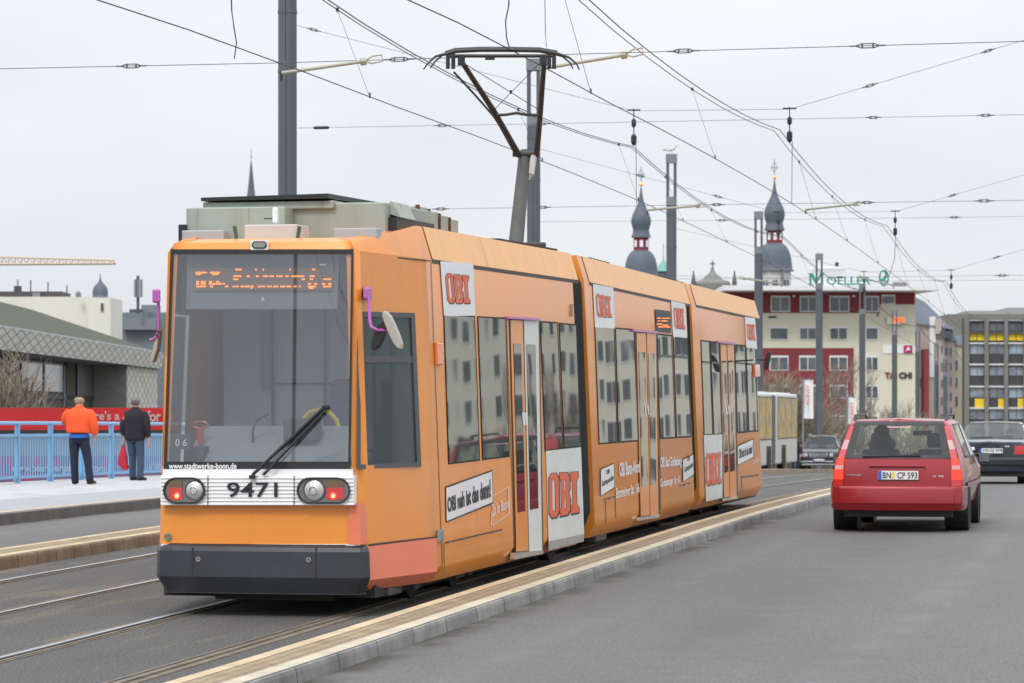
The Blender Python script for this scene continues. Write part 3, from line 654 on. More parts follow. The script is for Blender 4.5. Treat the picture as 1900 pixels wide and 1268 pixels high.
# adverts -----------------------------------------------------------------
Opts = [(.27, 0), (.73, 0), (1, .13), (1, .87), (.73, 1), (.27, 1), (0, .87), (0, .13)]; Oin = [(.43, .13), (.57, .13), (.64, .2), (.64, .8), (.57, .87), (.43, .87), (.36, .8), (.36, .2)]
Bo = [(0, 0), (.75, 0), (1, .11), (1, .40), (.86, .5), (1, .6), (1, .89), (.8, 1), (0, 1), (0, .87), (.13, .83), (.13, .17), (0, .13)]; Bi1 = [(.48, .15), (.60, .15), (.64, .2), (.64, .37), (.58, .42), (.48, .42)]; Bi2 = [(.48, .58), (.58, .58), (.64, .63), (.64, .8), (.58, .85), (.48, .85)]
Io = [(0, 0), (1, 0), (1, .14), (.76, .24), (.76, .76), (1, .86), (1, 1), (0, 1), (0, .86), (.24, .76), (.24, .24), (0, .14)]
def obi(T, quadpx, par, off=.012):
    fn = bil(*[T.side(x, y, off) for x, y in quadpx]); fo = bil(*[T.side(x, y, off-.003) for x, y in quadpx])
    lx = [(0, .33), (.365, .70), (.735, 1)]; sh = [[Opts, Oin], [Bo, Bi1, Bi2], [Io]]
    a, bk = MB(), MB()
    for (x0, x1), lp in zip(lx, sh):
        sc = [[(x0+(x1-x0)*x, y) for x, y in l] for l in lp]
        vf = fill2(sc); a.flat(vf, fn)
        out_ = [[(x0+(x1-x0)*(.5+(x-.5)*1.16)+.012, .5+(y-.5)*1.055-.012) for x, y in lp[0]]]; ins = [[(x0+(x1-x0)*x+.0, .5+(y-.5)*.97) for x, y in l] for l in lp[1:]]
        bk.flat(fill2(out_+ins), fo)
    a.build('advert_letters', M['inkred'], par, T.M); bk.build('letter_outline', M['ink'], par, T.M)
def panel(T, px, par, mat='whitep', off=.009, name='advert_panel'): return plate(name, trap(T.side, px, off), M[mat], par, T)
def txt(T, body, px, par, mat='ink', off=.015, bold=.02, name='lettering', fn=None):
    f = fn or T.side; MB().flat(text2(body, bold), bil(*[f(x, y, off) for x, y in px])).build(name, M[mat], par, T.M)
p = panel(T1, [(824, 587), (882, 586), (878, 489), (817, 485)], body1); obi(T1, [(831, 563), (872, 563), (869, 512), (826, 507)], p, .013)
p = panel(T1, [(1018, 1005), (1084, 991), (1078, 830), (1013, 837)], body1, 'whitesk', off=.006); obi(T1, [(1019, 962), (1074, 951), (1072, 876), (1018, 879)], p)
p = panel(T2, [(1104, 608), (1141, 610), (1138, 534), (1100, 527)], body2); obi(T2, [(1108, 588), (1135, 589), (1132, 551), (1105, 545)], p)
p = panel(T2, [(1249, 626), (1275, 628), (1271, 564), (1245, 558)], body2); obi(T2, [(1252, 609), (1271, 611), (1268, 574), (1249, 571)], p)
p = panel(T3, [(1310, 931), (1340.5, 924), (1340, 806), (1306, 808)], body3, 'whitesk'); obi(T3, [(1310, 902), (1338, 896), (1337, 840), (1309, 843)], p)
p = panel(T3, [(1385, 646), (1405, 648), (1401, 591), (1382, 588)], body3); obi(T3, [(1387, 630), (1402, 632), (1400, 603), (1385, 601)], p)
p = panel(T1, [(828, 970), (915, 935), (914, 872), (827, 903)], body1, 'ink', .008); p = panel(T1, [(829, 967), (914, 932), (913, 875), (828, 906)], body1, off=.012); txt(T1, 'OBI nah ist das denn!', [(831, 952), (911, 923), (910, 888), (830, 924)], p, bold=.04)
m = MB(); 
for a_, b_ in (((914, 920), (944, 903)), ((944, 903), (945, 953)), ((945, 953), (912, 975)), ((912, 975), (913, 950))): m.quad(*trap(T1.side, [(a_[0], a_[1]+1), (b_[0]+.5, b_[1]+1), (b_[0]+.5, b_[1]-.3), (a_[0], a_[1]-.3)] if abs(a_[0]-b_[0]) > 4 else [(a_[0]-.7, a_[1]), (a_[0]+.7, a_[1]), (b_[0]+.7, b_[1]), (b_[0]-.7, b_[1])], .012))
m.build('line_frame', M['whitep'], body1, T1.M); txt(T1, '2x in Bonn', [(914, 959), (944, 942), (943, 924), (913, 935)], body1, 'whitep', bold=.01)
# skewed small adverts on the middle car
for q, s in (([(1115, 920), (1140, 904), (1139, 861), (1115, 872)], 0), ([(1268, 894), (1287, 880), (1286, 844), (1267, 854)], 0)):
    p = panel(T2, [(x+(-1 if i in (0, 3) else 1)*.8, y+(1.5 if i < 2 else -1.5)) for i, (x, y) in enumerate(q)], body2, 'ink', .008); p = panel(T2, q, body2, off=.012)
    x0, x1 = q[0][0], q[1][0]; w_ = x1-x0; dy = (q[1][1]-q[0][1])
    txt(T2, 'Gartenparadies', [(x0+2, q[0][1]-13), (x1-1, q[1][1]-11), (x1-1, q[1][1]-24), (x0+2, q[0][1]-28)], p); txt(T2, 'OBI', [(x0+w_*.4, q[0][1]+dy*.4-32), (x0+w_*.65, q[0][1]+dy*.65-31), (x0+w_*.65, q[0][1]+dy*.65-40), (x0+w_*.4, q[0][1]+dy*.4-41)], p)
txt(T2, 'OBI Bonn-Nord', [(1150, 886), (1187, 877), (1187, 854), (1149, 858)], body2, 'whitep', bold=.035); txt(T2, 'Bornheimer Str. 166', [(1143, 926), (1187, 914), (1186, 896), (1143, 905)], body2, 'whitep', bold=.025)
txt(T2, 'OBI Bad Godesberg', [(1225, 874), (1265, 869), (1265, 846), (1225, 848)], body2, 'whitep', bold=.035); txt(T2, 'Godesberger Str. 61', [(1225, 909), (1261, 899), (1261, 882), (1225, 889)], body2, 'whitep', bold=.025)
p = panel(T3, [(1368, 865), (1399, 849), (1398, 814), (1368, 827)], body3, 'ink', .008); p = panel(T3, [(1369, 863), (1398, 848), (1397, 816), (1369, 829)], body3, off=.012); txt(T3, 'OBI nah ist das denn!', [(1371, 852), (1396, 841), (1396, 824), (1371, 834)], p, bold=.03)
txt(T3, '2x in Bonn', [(1398, 862), (1408, 856), (1408, 847), (1398, 852)], body3, 'whitep', bold=0)
# seams, hatches, grille, small marks
def hatch(T, xa, ya, xb, yb, ny, par): 
    m = MB(); m.quad(*trap(T.side, [(xa, ya+1), (xb, yb+1), (xb, yb-1.3), (xa, ya-1.6)], .006)); m.build('hatch_gap', M['black'], par, T.M)
    for k in range(ny):
        f = (k+.35)/ny; x = xa+(xb-xa)*f; y = ya+(yb-ya)*f; MB().quad(*trap(T.side, [(x-3, y+2), (x+3, y+1), (x+3, y-1), (x-3, y)], .012)).build('hatch_clip', M['chrome'], par, T.M)
hatch(T1, 826, 1008, 932, 983, 4, body1); hatch(T3, 1376, 886, 1408, 882, 2, body3); hatch(T2, 1122, 928, 1142, 922, 2, body2); hatch(T2, 1262, 903, 1280, 897, 2, body2)
for T, xt, yt, xb, yb, pr in ((T1, 800, 486, 822, 1070, body1), (T1, 954, 1000, 956, 1030, body1), (T1, 940, 594, 955, 1022, body1), (T2, 1142, 925, 1143, 962, body2), (T2, 1124, 928, 1125, 972, body2), (T2, 1179, 618, 1188, 960, body2), (T2, 1223, 640, 1226, 948, body2), (T3, 1376, 886, 1377, 915, body3), (T1, 824, 1008, 825, 1068, body1)):
    vline(T, xt, yt, xb, yb, .9, 'black', pr, .005, 'panel_gap')
m = MB()
for k in range(9): m.quad(*trap(T1.side, [(1058, 566+k*2.6), (1064, 566.5+k*2.6), (1064, 565.2+k*2.6), (1058, 564.7+k*2.6)], .012))
m.build('vent_grille', M['black'], body1, T1.M)
for T, xa, ya, xb, yb, pr in ((T1, 814, 1087, 1083, 1004, body1),): pass
plate('silver_skirt', trap(T1.side, [(1018, 1022), (1083, 1005), (1084, 991), (1018, 1005)], .005), mk('dirty_skirt', (.36, .34, .31), .5, var=.2, vs=4), body1, T1)
# lamp housings on the side
slab('side_indicator', trap(T1.side, [(813, 678), (824, 677), (824, 637), (812, 636)], .035), (1, 0, 0), M['amber'], body1, T1, .035, .008)
slab('side_indicator', trap(T3.side, [(1402, 700), (1411, 699), (1410, 677), (1401, 677)], .04), (1, 0, 0), M['amber'], body3, T3, .04, .008)
slab('filler_flap', trap(T1.side, [(816, 1006), (824, 1004), (824, 983), (817, 984)], .03), (1, 0, 0), M['mastp'], body1, T1, .03, .006)
# LED sign of the middle section
p = panel(T2, [(1218, 615), (1245.5, 618), (1244, 578), (1216, 574)], body2, 'black', .012, 'side_display')
m = MB()
for r_, sp in ((590, [(1220, 1226), (1229, 1241)]), (595, [(1221, 1224), (1227, 1238)]), (601, [(1219, 1228)]), (606, [(1221, 1230), (1232, 1243)]), (603, [(1230, 1239)])):
    for x0, x1 in sp:
        x = x0
        while x < x1: m.quad(*trap(T2.side, [(x, r_+1.6), (x+1.2, r_+1.7), (x+1.2, r_), (x, r_)], .016)); x += 1.7
m.build('led_text', M['led'], p, T2.M)
# ----- front -----
# interior
def inbox(u0, u1, a0, a1, z0, z1, name, mat, bevel=.01): return MB().box(u0, u1, a0, a1, z0, z1).build(name, M[mat], tram, T1.M, bevel=bevel)
M['cabwall'] = mk('cab_wall', (.60, .63, .65), .7); M['cabdash'] = mk('cab_dash', (.24, .25, .26), .75); M['seat'] = mk('seat_cloth', (.12, .10, .17), .9, var=.3, vs=40); M['cabdark'] = mk('cab_dark', (.06, .065, .075), .8)
inbox(-1.0, 1.0, .55, .6, .9, 3.15, 'cab_back_wall', 'cabwall'); inbox(-.78, .80, -1.40, .55, .9, 1.05, 'cab_floor', 'cabdash')
inbox(-.85, .85, -1.35, .55, 3.1, 3.13, 'cab_ceiling', 'cabwall')
MB().hexa([(-.74, -1.42, 1.05), (.74, -1.42, 1.05), (.74, -.85, 1.05), (-.74, -.85, 1.05), (-.74, -1.45, 1.24), (.74, -1.45, 1.24), (.74, -.85, 1.60), (-.74, -.85, 1.60)]).build('dashboard', M['cabdash'], tram, T1.M, bevel=.03)
m = MB(); m.box(-.52, -.505, .50, .545, 1.1, 3.1); m.box(-.02, -.005, .50, .545, 1.1, 3.1); m.box(.26, .275, .50, .545, 1.1, 3.1); m.box(-.52, .27, .5, .545, 1.95, 1.965); m.build('wall_joints', M['cabdark'], tram, T1.M)
m = MB(); m.box(.30, .62, .49, .545, 1.2, 2.7); m.build('cab_door_glass', M['bwin'], tram, T1.M)
m = MB(); m.hexa([(.26, -.55, 1.35), (.72, -.55, 1.35), (.72, -.43, 1.35), (.26, -.43, 1.35), (.30, -.40, 2.0), (.68, -.40, 2.0), (.68, -.30, 2.0), (.30, -.30, 2.0)]); m.box(.25, .73, -.95, -.5, 1.25, 1.36); m.build('driver_seat', M['seat'], tram, T1.M, bevel=.05, bseg=3)
MB().tube([(.26+.18*math.cos(q), -.6, 1.55+.18*math.sin(q)) for q in [R(k*30) for k in range(-3, 7)]], .02, 6).build('grab_handle', M['yellow'], tram, T1.M, smooth=True)
MB().tube([(-.20, -1.1, 1.42), (-.20, -1.1, 1.56), (-.16, -1.1, 1.64), (-.06, -1.1, 1.70)], .012, 6).build('microphone', M['black'], tram, T1.M, smooth=True)
MB().tube([(-.66+.07*math.cos(q), -1.15, 1.60+.03*math.sin(q)) for q in [R(k*30) for k in range(13)]], .01, 6).build('red_ring', M['lampred'], tram, T1.M, smooth=True)
MB().box(-.685, -.635, -1.17, -1.13, 1.44, 1.57).build('red_ring', M['lampred'], tram, T1.M)
inbox(.22, .27, .42, .47, 1.1, 3.05, 'cab_post', 'whitep', .01); inbox(.40, .43, .30, .33, 1.1, 3.05, 'grab_pole', 'yellow', .01)
inbox(-.74, -.56, -1.38, -1.22, 1.26, 1.42, 'instrument_box', 'cabdark'); inbox(.10, .40, -1.2, -1.0, 1.46, 1.66, 'control_screen', 'cabdark', .02); inbox(-.60, -.52, .42, .5, 1.9, 2.6, 'fire_extinguisher_case', 'cabdash')
for u in (-.62, -.45, -.30, .30, .48, .62): inbox(u-.05, u+.05, -1.44, -1.40, 1.262, 1.275, 'demister_slot', 'cabdark', 0)
# destination box and side blinds behind the glass
fr = lambda px, off: [front(x, y, off) for x, y in px]
slab('destination_box', fr([(345, 574), (626, 574), (629, 474), (347, 474)], -.10), (0, -1, 0), mk('display_grey', (.21, .21, .225), .55), tram, T1, .20)
plate('display_screen', fr([(358, 540), (618, 540), (619, 494), (360, 494)], -.09), M['ledboard'], tram, T1)
for px in ([(313, 580), (343, 580), (345, 470), (318, 470)], [(627, 580), (652, 580), (655, 470), (630, 470)]): slab('cab_blind', fr(px, -.12), (0, -1, 0), M['cabdark'], tram, T1, .06)
led = MB(); dotm = MB(); zx = lambda x: 280+x/2.643; zy = lambda y: 420+y/2.643
rows = {210: [(415, 445), (512, 518), (548, 556), (680, 686), (790, 800)], 225: [(220, 270), (290, 335)], 233: [(222, 240), (300, 332)],
 243: [(405, 440), (470, 485), (515, 530), (550, 570), (580, 604), (615, 645), (660, 675), (690, 700), (705, 750), (780, 800)], 258: [(405, 425), (740, 750), (780, 795), (845, 885)],
 270: [(222, 235), (245, 265), (285, 300), (320, 330)], 280: [(222, 238), (245, 268), (285, 345), (355, 362), (770, 780), (800, 810), (840, 850), (870, 885)],
 293: [(222, 270), (290, 300), (365, 375), (402, 410), (415, 425), (440, 450), (460, 480), (488, 498), (525, 535), (545, 560), (570, 590), (600, 625), (635, 655), (665, 685), (700, 710), (728, 735), (770, 810), (845, 885)], 301: [(490, 498), (775, 800)]}
for y, sp in rows.items():
    for x0, x1 in sp:
        x = x0
        while x < x1-1:
            led.quad(*fr([(zx(x), zy(y+6.4)), (zx(x+6.6), zy(y+6.4)), (zx(x+6.6), zy(y-1)), (zx(x), zy(y-1))], -.085)); x += 8
led.build('led_text', M['led'], tram, T1.M)
for i in range(83):
    for j in range(13):
        x, y = 222+i*8, 205+j*8; dotm.quad(*fr([(zx(x+1), zy(y+5)), (zx(x+5), zy(y+5)), (zx(x+5), zy(y+1)), (zx(x+1), zy(y+1))], -.087))
dotm.build('led_dots', mk('led_off', (.42, .24, .10), .5), tram, T1.M)
txt(T1, 'A', [(484, 560), (491, 560), (491, 550), (484, 550)], tram, 'paper', -.09, fn=front, bold=0)
plate('paper_tag', fr([(592, 493), (606, 493), (606, 490), (592, 490)], -.08), M['paper'], tram, T1)
# windscreen pane (curved) with black ceramic border
wsx = lambda s, t: (305+(318-305)*t)*(1-s)+(650+(656-650)*t)*s
wsy = lambda s, t: 869+(466-869)*t
m = MB(); m.grid(lambda s, t: front(wsx(s, t), wsy(s, t), .006), 12, 8); ws = m.build('windscreen', M['windscreen'], tram, T1.M, smooth=True)
bz = MB()
for s0, s1, t0, t1 in ((-.004, .012, -.005, 1.01), (.988, 1.0, -.005, 1.01), (0, 1, .985, 1.008)):
    bz.grid(lambda a, b: front(wsx(s0+(s1-s0)*a, t0+(t1-t0)*b), wsy(0, t0+(t1-t0)*b), .012), 6, 6)
bz.grid(lambda a, b: front(wsx(a, b*.04-.012), wsy(0, b*.042-.012), .012), 10, 1); bz.build('windscreen_seal', M['black'], tram, T1.M)
txt(T1, 'www.stadtwerke-bonn.de', [(313, 870.5), (439, 870.5), (439, 859.5), (313, 859.5)], tram, 'paper', .032, .02, fn=front)
slab('route_counter', fr([(321, 834), (352, 834), (353, 806), (322, 806)], -.03), (0, -1, 0), M['cabdark'], tram, T1, .05); txt(T1, '0 6', [(325, 828), (346, 828), (347, 815), (326, 815)], tram, 'paper', -.02, 0, fn=front)
# wiper
wp = MB(); A, B_, C_ = front(468, 882, .10), front(600, 757, .05), front(488, 882, .10); D_ = front(606, 760, .05)
wp.tube([A, B_], .016, 6); wp.tube([C_, D_], .013, 6); wp.tube([A-Vector((0, 0, .03)), A], .03, 8); wp.tube([front(520, 835, .03), front(608, 755, .03)], .012, 5); wp.tube([B_, front(608, 756, .02)], .022, 6); wp.build('wiper', M['black'], tram, T1.M)
# white lamp band
def fslab(name, px, off, mat, th=.1, bevel=0, nx=6, par=tram):
    (x0, y1), (x1, y0) = px; m = MB(); N_ = nx
    m.grid(lambda a, b: front(x0+(x1-x0)*a, y1+(y0-y1)*b, off), N_, 1); nn = len(m.v)
    m.v += [p+Vector((0, th, 0)) for p in m.v[:]]; k = N_+1
    for i in range(N_): m.f.append((i, i+nn, i+1+nn, i+1)); m.f.append((k+i, k+i+1, nn+k+i+1, nn+k+i))
    m.f.append((0, k, nn+k, nn)); m.f.append((N_, nn+N_, nn+N_+k, N_+k))
    return m.build(name, M[mat], par, T1.M, bevel=bevel)
fslab('lamp_band', ((297.5, 938), (657, 882.5)), .07, 'whitep', .16, .006)
fslab('band_top', ((302, 883), (655, 871)), .03, 'whitep', .1)
for k in range(8):
    y = 886+k*7; fslab('band_rib', ((298.5, y+2.6), (656, y)), .078, 'whitep', .02, .002)
for x in (385.5, 545.5): fslab('band_joint', ((x-.6, 938), (x+.6, 883)), .080, 'black', .02)
txt(T1, '9471', [(421, 923), (515, 923), (515, 895), (421, 895)], tram, 'ink', .088, .012, fn=front)
def capsule(x0, x1, y0, y1, n=10):
    r = (y1-y0)/2; cy = (y0+y1)/2; pts = []
    for k in range(n+1): q = math.pi/2-math.pi*k/n; pts.append((x1-r*1.0+r*math.cos(q), cy-r*math.sin(q)))
    for k in range(n+1): q = -math.pi/2-math.pi*k/n; pts.append((x0+r*1.0+r*math.cos(q), cy-r*math.sin(q)))
    return pts
def cap_ring(xa, xb, ya, yb, g, off0, off1, name, mat, par):
    o_, i_ = capsule(xa, xb, ya, yb), capsule(xa+g, xb-g, ya+g, yb-g); k = len(o_); m = MB()
    m.v = [front(x, y, off0) for x, y in o_]+[front(x, y, off1) for x, y in o_]+[front(x, y, off1) for x, y in i_]+[front(x, y, off0-.02) for x, y in i_]
    for i in range(k):
        j = (i+1) % k; m.f += [(i, j, k+j, k+i), (k+i, k+j, 2*k+j, 2*k+i), (2*k+i, 2*k+j, 3*k+j, 3*k+i)]
    return m.build(name, M[mat], par, T1.M)
for x0, x1, s in ((302, 381, -1), (550, 650, 1)):
    hl = thing0 = cap_ring(x0, x1, 886, 935, 3.2, .075, .10, 'headlight', 'black', tram)
    o_ = capsule(x0+2.5, x1-2.5, 888.5, 932.5)
    m = MB(); m.add([front(x, y, .085) for x, y in o_], [tuple(range(len(o_)))]); m.build('reflector', mk('reflector', (.16, .17, .165), .25, .5, coat=1) if s < 0 else bpy.data.materials['reflector'], hl, T1.M)
    cx, rr = (361, 15) if s < 0 else (583, 17)
    m = MB(); c0 = front(cx, 910, .087); pr = [(0, .03), (rr*.35/217, .026), (rr*.75/217, .016), (rr*1.12/217, .002)]
    m.lathe([(r_, -z_) for r_, z_ in pr], 22, c0, axis='y'); m.build('lens', M['lampclear'], hl, T1.M, smooth=True)
    MB().lathe([(rr*1.13/217, -.004), (rr*1.22/217, -.006), (rr*1.3/217, .0)], 22, c0, axis='y').build('lens_rim', M['greyframe'], hl, T1.M, smooth=True)
    MB().lathe([(rr*.38/217, -.031), (rr*.42/217, -.032), (rr*.5/217, -.026)], 18, c0, axis='y').build('lens_ring', M['chrome'], hl, T1.M)
    m = MB(); m.lathe([(0, -.034), (.018, -.032)], 10, c0, axis='y'); m.build('bulb', M['greypale'], hl, T1.M)
    xa, xb = (313, 338) if s < 0 else (605, 638)
    fslab('brown_lamp', ((xa, 904), (xb, 892)), .092, 'brownlens', .01, par=hl); fslab('red_lamp', ((xa, 927), (xb, 905)), .092, 'lampred', .01, par=hl)
    cx2 = 328 if s < 0 else 618; m = MB(); m.lathe([(0, -.012), (.022, -.009), (.034, 0)], 14, front(cx2, 921, .095), axis='y'); m.build('tail_lamp', M['lamplit'], hl, T1.M, smooth=True)
    m = MB(); m.lathe([(0, -.008), (.013, -.006), (.018, 0)], 12, front(cx2, 921, .108), axis='y'); m.build('tail_glow', M['lamphot'], hl, T1.M, smooth=True)
# bumper
zb = [(.19, .06, 'b'), (.30, .0, ''), (.585, .0, ''), (.60, .03, '')]; st = []
def bump_ring(z, ins, out_):
    h = hwf(z)+out_-ins; pts = []
    P = lambda u, a: pts.append(Vector((u, a, z)))
    e = cabp(674.5, 1050, .03-ins); P(e.x, e.y); P(h+.005, -1.49-out_+ins); P(h-.05, af(h, z)-out_+ins+.01)
    for u in (.75, .5, .25, 0, -.25, -.5, -.75): P(u, af(u, z)-out_+ins)
    P(-h+.09, af(h, z)-out_+ins+.01); P(-h+.04, -1.49-out_+ins); P(-h+.02, -1.36); return pts
rs = [bump_ring(.165, .07, .05), bump_ring(.31, .0, .05), bump_ring(.53, .0, .05), bump_ring(.565, .012, .05), bump_ring(.59, .05, .05)]; k = len(rs[0]); m = MB(); m.v = [p for r in rs for p in r]
for j in range(4):
    for i in range(k-1): m.f.append((j*k+i+1, j*k+i, (j+1)*k+i, (j+1)*k+i+1))
m.f.append(tuple(4*k+i for i in range(k))); m.f.append(tuple(range(k-1, -1, -1))); m.build('bumper', M['bumper'], tram, T1.M, bevel=.008)
for x in (357, 586): fslab('bumper_joint', ((x-1.2, 1072), (x+1.2, 1016)), .053, 'black', .02)
for x, y in ((368, 1038), (573, 1039)):
    m = MB(); m.lathe([(.022, 0), (.022, -.008), (.014, -.008), (.014, 0)], 14, front(x, y, .052), axis='y'); m.build('bolt', M['chrome'], tram, T1.M)
fslab('white_strip', ((299, 1013.5), (668, 1010)), .004, 'whitep', .02)
for xa, xb in ((306, 380), (584, 672)): fslab('gap', ((xa, 1017), (xb, 1013)), .006, 'black', .02)
# salmon panels at the corner and cab skirt (proud of the shell)
def cabq(name, px, mat, off, th=.02): 
    n_ = Vector((.97, -.2, 0)); return slab(name, [cabp(x, y, off) for x, y in px], n_, M[mat], tram, T1, th)
cabq('cab_skirt', [(677, 1078), (811, 1061), (811, 999), (677, 1015.5)], 'salmon', .035)
m = MB(); m.add([cabp(679, 1078, .034), cabp(811, 1061, .034), cabp(800, 1080, -.05), cabp(684, 1095, -.05)], [(0, 1, 2, 3)]); m.build('cab_skirt_bevel', M['salmon'], tram, T1.M)
cabq('corner_patch', [(683, 1009), (683, 934), (683, 934), (683, 1009)], 'salmon', .006) if False else None
m = MB(); cp = [front(645, 1010, .006), front(660, 1011, .004)]
ct = [(front(645, 1010, .006), front(648, 934, .006)), (front(657, 1011, .008), front(658, 934, .008)), (cabp(669, 1011, .026), cabp(669, 934, .026)), (cabp(683, 1009, .022), cabp(681, 935, .022))]
for (a, b), (c, d) in zip(ct, ct[1:]): m.quad(a, c, d, b)
m.build('corner_patch', M['salmon'], tram, T1.M, smooth=True)
# cab side details
cw_ = plate('cab_gap', [cabp(x, y, .036) for x, y in ((684, 1010), (812, 995), (812, 998), (684, 1014))], M['black'], tram, T1)
def frame_ring(fn, outer, inner, off0, off1, name, mat, T=T1, par=tram):
    k = len(outer); m = MB(); m.v = [fn(x, y, off0) for x, y in outer]+[fn(x, y, off1) for x, y in outer]+[fn(x, y, off1) for x, y in inner]+[fn(x, y, off0-.03) for x, y in inner]
    for i in range(k):
        j = (i+1) % k; m.f += [(i, j, k+j, k+i), (k+i, k+j, 2*k+j, 2*k+i), (2*k+i, 2*k+j, 3*k+j, 3*k+i)]
    return m.build(name, M[mat], par, T.M)
cwf = frame_ring(cabp, [(661, 871), (782, 866), (770, 581), (663, 578)], [(669, 862), (774, 858), (763, 590), (670, 588)], .004, .03, 'cab_window', 'greyframe')
slab('crossbar', [cabp(x, y, .026) for x, y in ((664, 673), (774, 673), (773, 661), (664, 661))], (1, 0, 0), M['greyframe'], cwf, T1, .03)
pn_ = [cabp(x, y, .016) for x, y in ((666, 865), (778, 861), (766, 586), (667, 585))]; plate('pane', pn_, M['cabglass'], cwf, T1); plate('cab_window', [Vector((-p.x, p.y, p.z)) for p in pn_][::-1], M['cabglass'], tram, T1)
plate('hatch_line', [cabp(x, y, .012) for x, y in ((708, 928), (725, 927), (725, 925.5), (708, 926.5))], M['black'], tram, T1)
for px in ([(708.5, 928), (709.5, 928), (709.5, 893), (708.5, 893)], [(724, 927), (725, 927), (725, 892), (724, 892)], [(709, 894), (725, 893), (725, 892), (709, 893)], [(714, 926), (720, 926), (720, 922), (714, 922)]): plate('hatch_line', [cabp(x, y, .012) for x, y in px], M['black'], tram, T1)
plate('gutter', [cabp(x, y, .022) for x, y in ((683, 474), (800, 486), (800, 483.5), (683, 471.5))], M['black'], tram, T1)
# roof lamp on the front lintel
m = fslab('marker_plate', ((465, 464), (497, 446.5)), .012, 'whitep', .03, par=tram)
m2 = MB(); o_ = capsule(467, 495, 448, 461.5); m2.add([front(x, y, .02) for x, y in o_], [tuple(range(len(o_)))]); m2.build('marker_ring', M['black'], m, T1.M)
m2 = MB(); o_ = capsule(469.5, 492.5, 450, 459.5); m2.add([front(x, y, .03) for x, y in o_], [tuple(range(len(o_)))]); m2.build('marker_lens', mk('marker_grey', (.25, .24, .21), .2, coat=1), m, T1.M)
plate('emblem', [front(311+7*math.cos(q), 996+7*math.sin(q), .012) for q in [R(-k*24) for k in range(15)]], mk('emblem_green', (.05, .33, .22), .4), tram, T1); txt(T1, 'VRS', [(304, 999), (316, 999), (316, 992), (304, 992)], tram, 'lampred', .018, .02, fn=front)
# mirrors
mr = MB(); P = lambda x, y, o: cabp(x, y, o)
mir = MB().hexa([P(674, 557, .02), P(690, 557, .02), P(690, 557, .10), P(674, 557, .10), P(674, 533, .02), P(690, 532, .02), P(690, 532, .10), P(674, 533, .10)]).build('mirror', M['magenta'], tram, T1.M, bevel=.02)
MB().tube([P(684, 553, .12), P(686, 595, .14), P(689, 607, .16), P(699, 613, .2), P(738, 614, .34)], .014, 8).build('arm', M['magenta'], mir, T1.M, smooth=True)
def mirror_head(cx, cy, w, h, off, par, T, fn, mat, tilt=.06, dep=.07):
    m = MB(); c = fn(cx, cy, off); s = .0046; o_ = [(c.x+0, 0)]
    pts = [(math.cos(q)*w*s*(1 if abs(math.cos(q)) < .7 else .92), math.sin(q)*h*s) for q in [R(15+k*30) for k in range(12)]]
    pts = [(max(-w*s*.9, min(w*s*.9, x*1.2)), y) for x, y in pts]
    m.prism(pts, lambda x, y, t_: c+Vector((x+tilt*y/(h*s)*-1, t_-.0*y, y)), -dep/2, dep/2); return m.build('housing', mat, par, T.M, bevel=.012, smooth=False)
mirror_head(729, 613, 10.5, 36, .36, mir, T1, cabp, mk('mirror_beige', (.42, .38, .33), .5), .07); mirror_head(705, 622, 12, 28, .20, mir, T1, cabp, M['black'], -.05)
mirl = MB().hexa([Vector((-.90-.02*i+dx, -1.5+dy, z)) for z in (2.66, 2.78) for i, (dx, dy) in enumerate(((0, 0), (-.06, 0), (-.06, .1), (0, .1)))]).build('mirror', M['magenta'], tram, T1.M, bevel=.015)
MB().tube([(-.94, -1.45, 2.68), (-.94, -1.45, 2.42), (-.955, -1.45, 2.37), (-.99, -1.45, 2.345), (-1.03, -1.4, 2.34)], .014, 8).build('arm', M['magenta'], mirl, T1.M, smooth=True)
m = MB(); m.prism([(.035, .13), (.05, .12), (.03, -.05), (-.01, -.16), (-.03, -.16), (-.0, .0)], lambda x, y, t_: Vector((-.985+x, -1.4+t_, 2.31+y)), -.05, .05); m.build('housing', bpy.data.materials['mirror_beige'], mirl, T1.M, bevel=.01)
# far mirror on the rear cab
mm = MB().tube([T3.side(1406, 668, .05), T3.side(1420, 668, .35)], .014, 6).build('mirror', M['black'], tram, T3.M)
mirror_head(1424, 670, 9.5, 33, .42, mm, T3, T3.side, M['black'], -.03)
# bellows between sections
def bellows(Ta, aa, Tb, ab):
    m = MB(); prof = [(.35, 1.16), (3.30, .98)]; N_ = 11
    for i in range(N_+1):
        f = i/N_; Pq = lambda u, z: (Ta.M @ Vector((u, aa-.06, z))).lerp(Tb.M @ Vector((u, ab+.06, z)), f)
        o_ = -.07 if i % 2 else 0.0
        for u, z in ((-1.08-o_, .30), (1.08+o_, .30), (1.15+o_, .5), (1.05+o_, 3.05), (.93+o_, 3.28+o_), (-.93-o_, 3.28+o_), (-1.05-o_, 3.05), (-1.15-o_, .5)): m.v.append(Pq(u, z))
    for i in range(N_):
        for k in range(8): m.f.append((i*8+k, (i+1)*8+k, (i+1)*8+(k+1) % 8, i*8+(k+1) % 8))
    m.build('bellows', M['rubber'], tram)
bellows(T1, L1, T2, a2s); bellows(T2, a2e, T3, a3s)
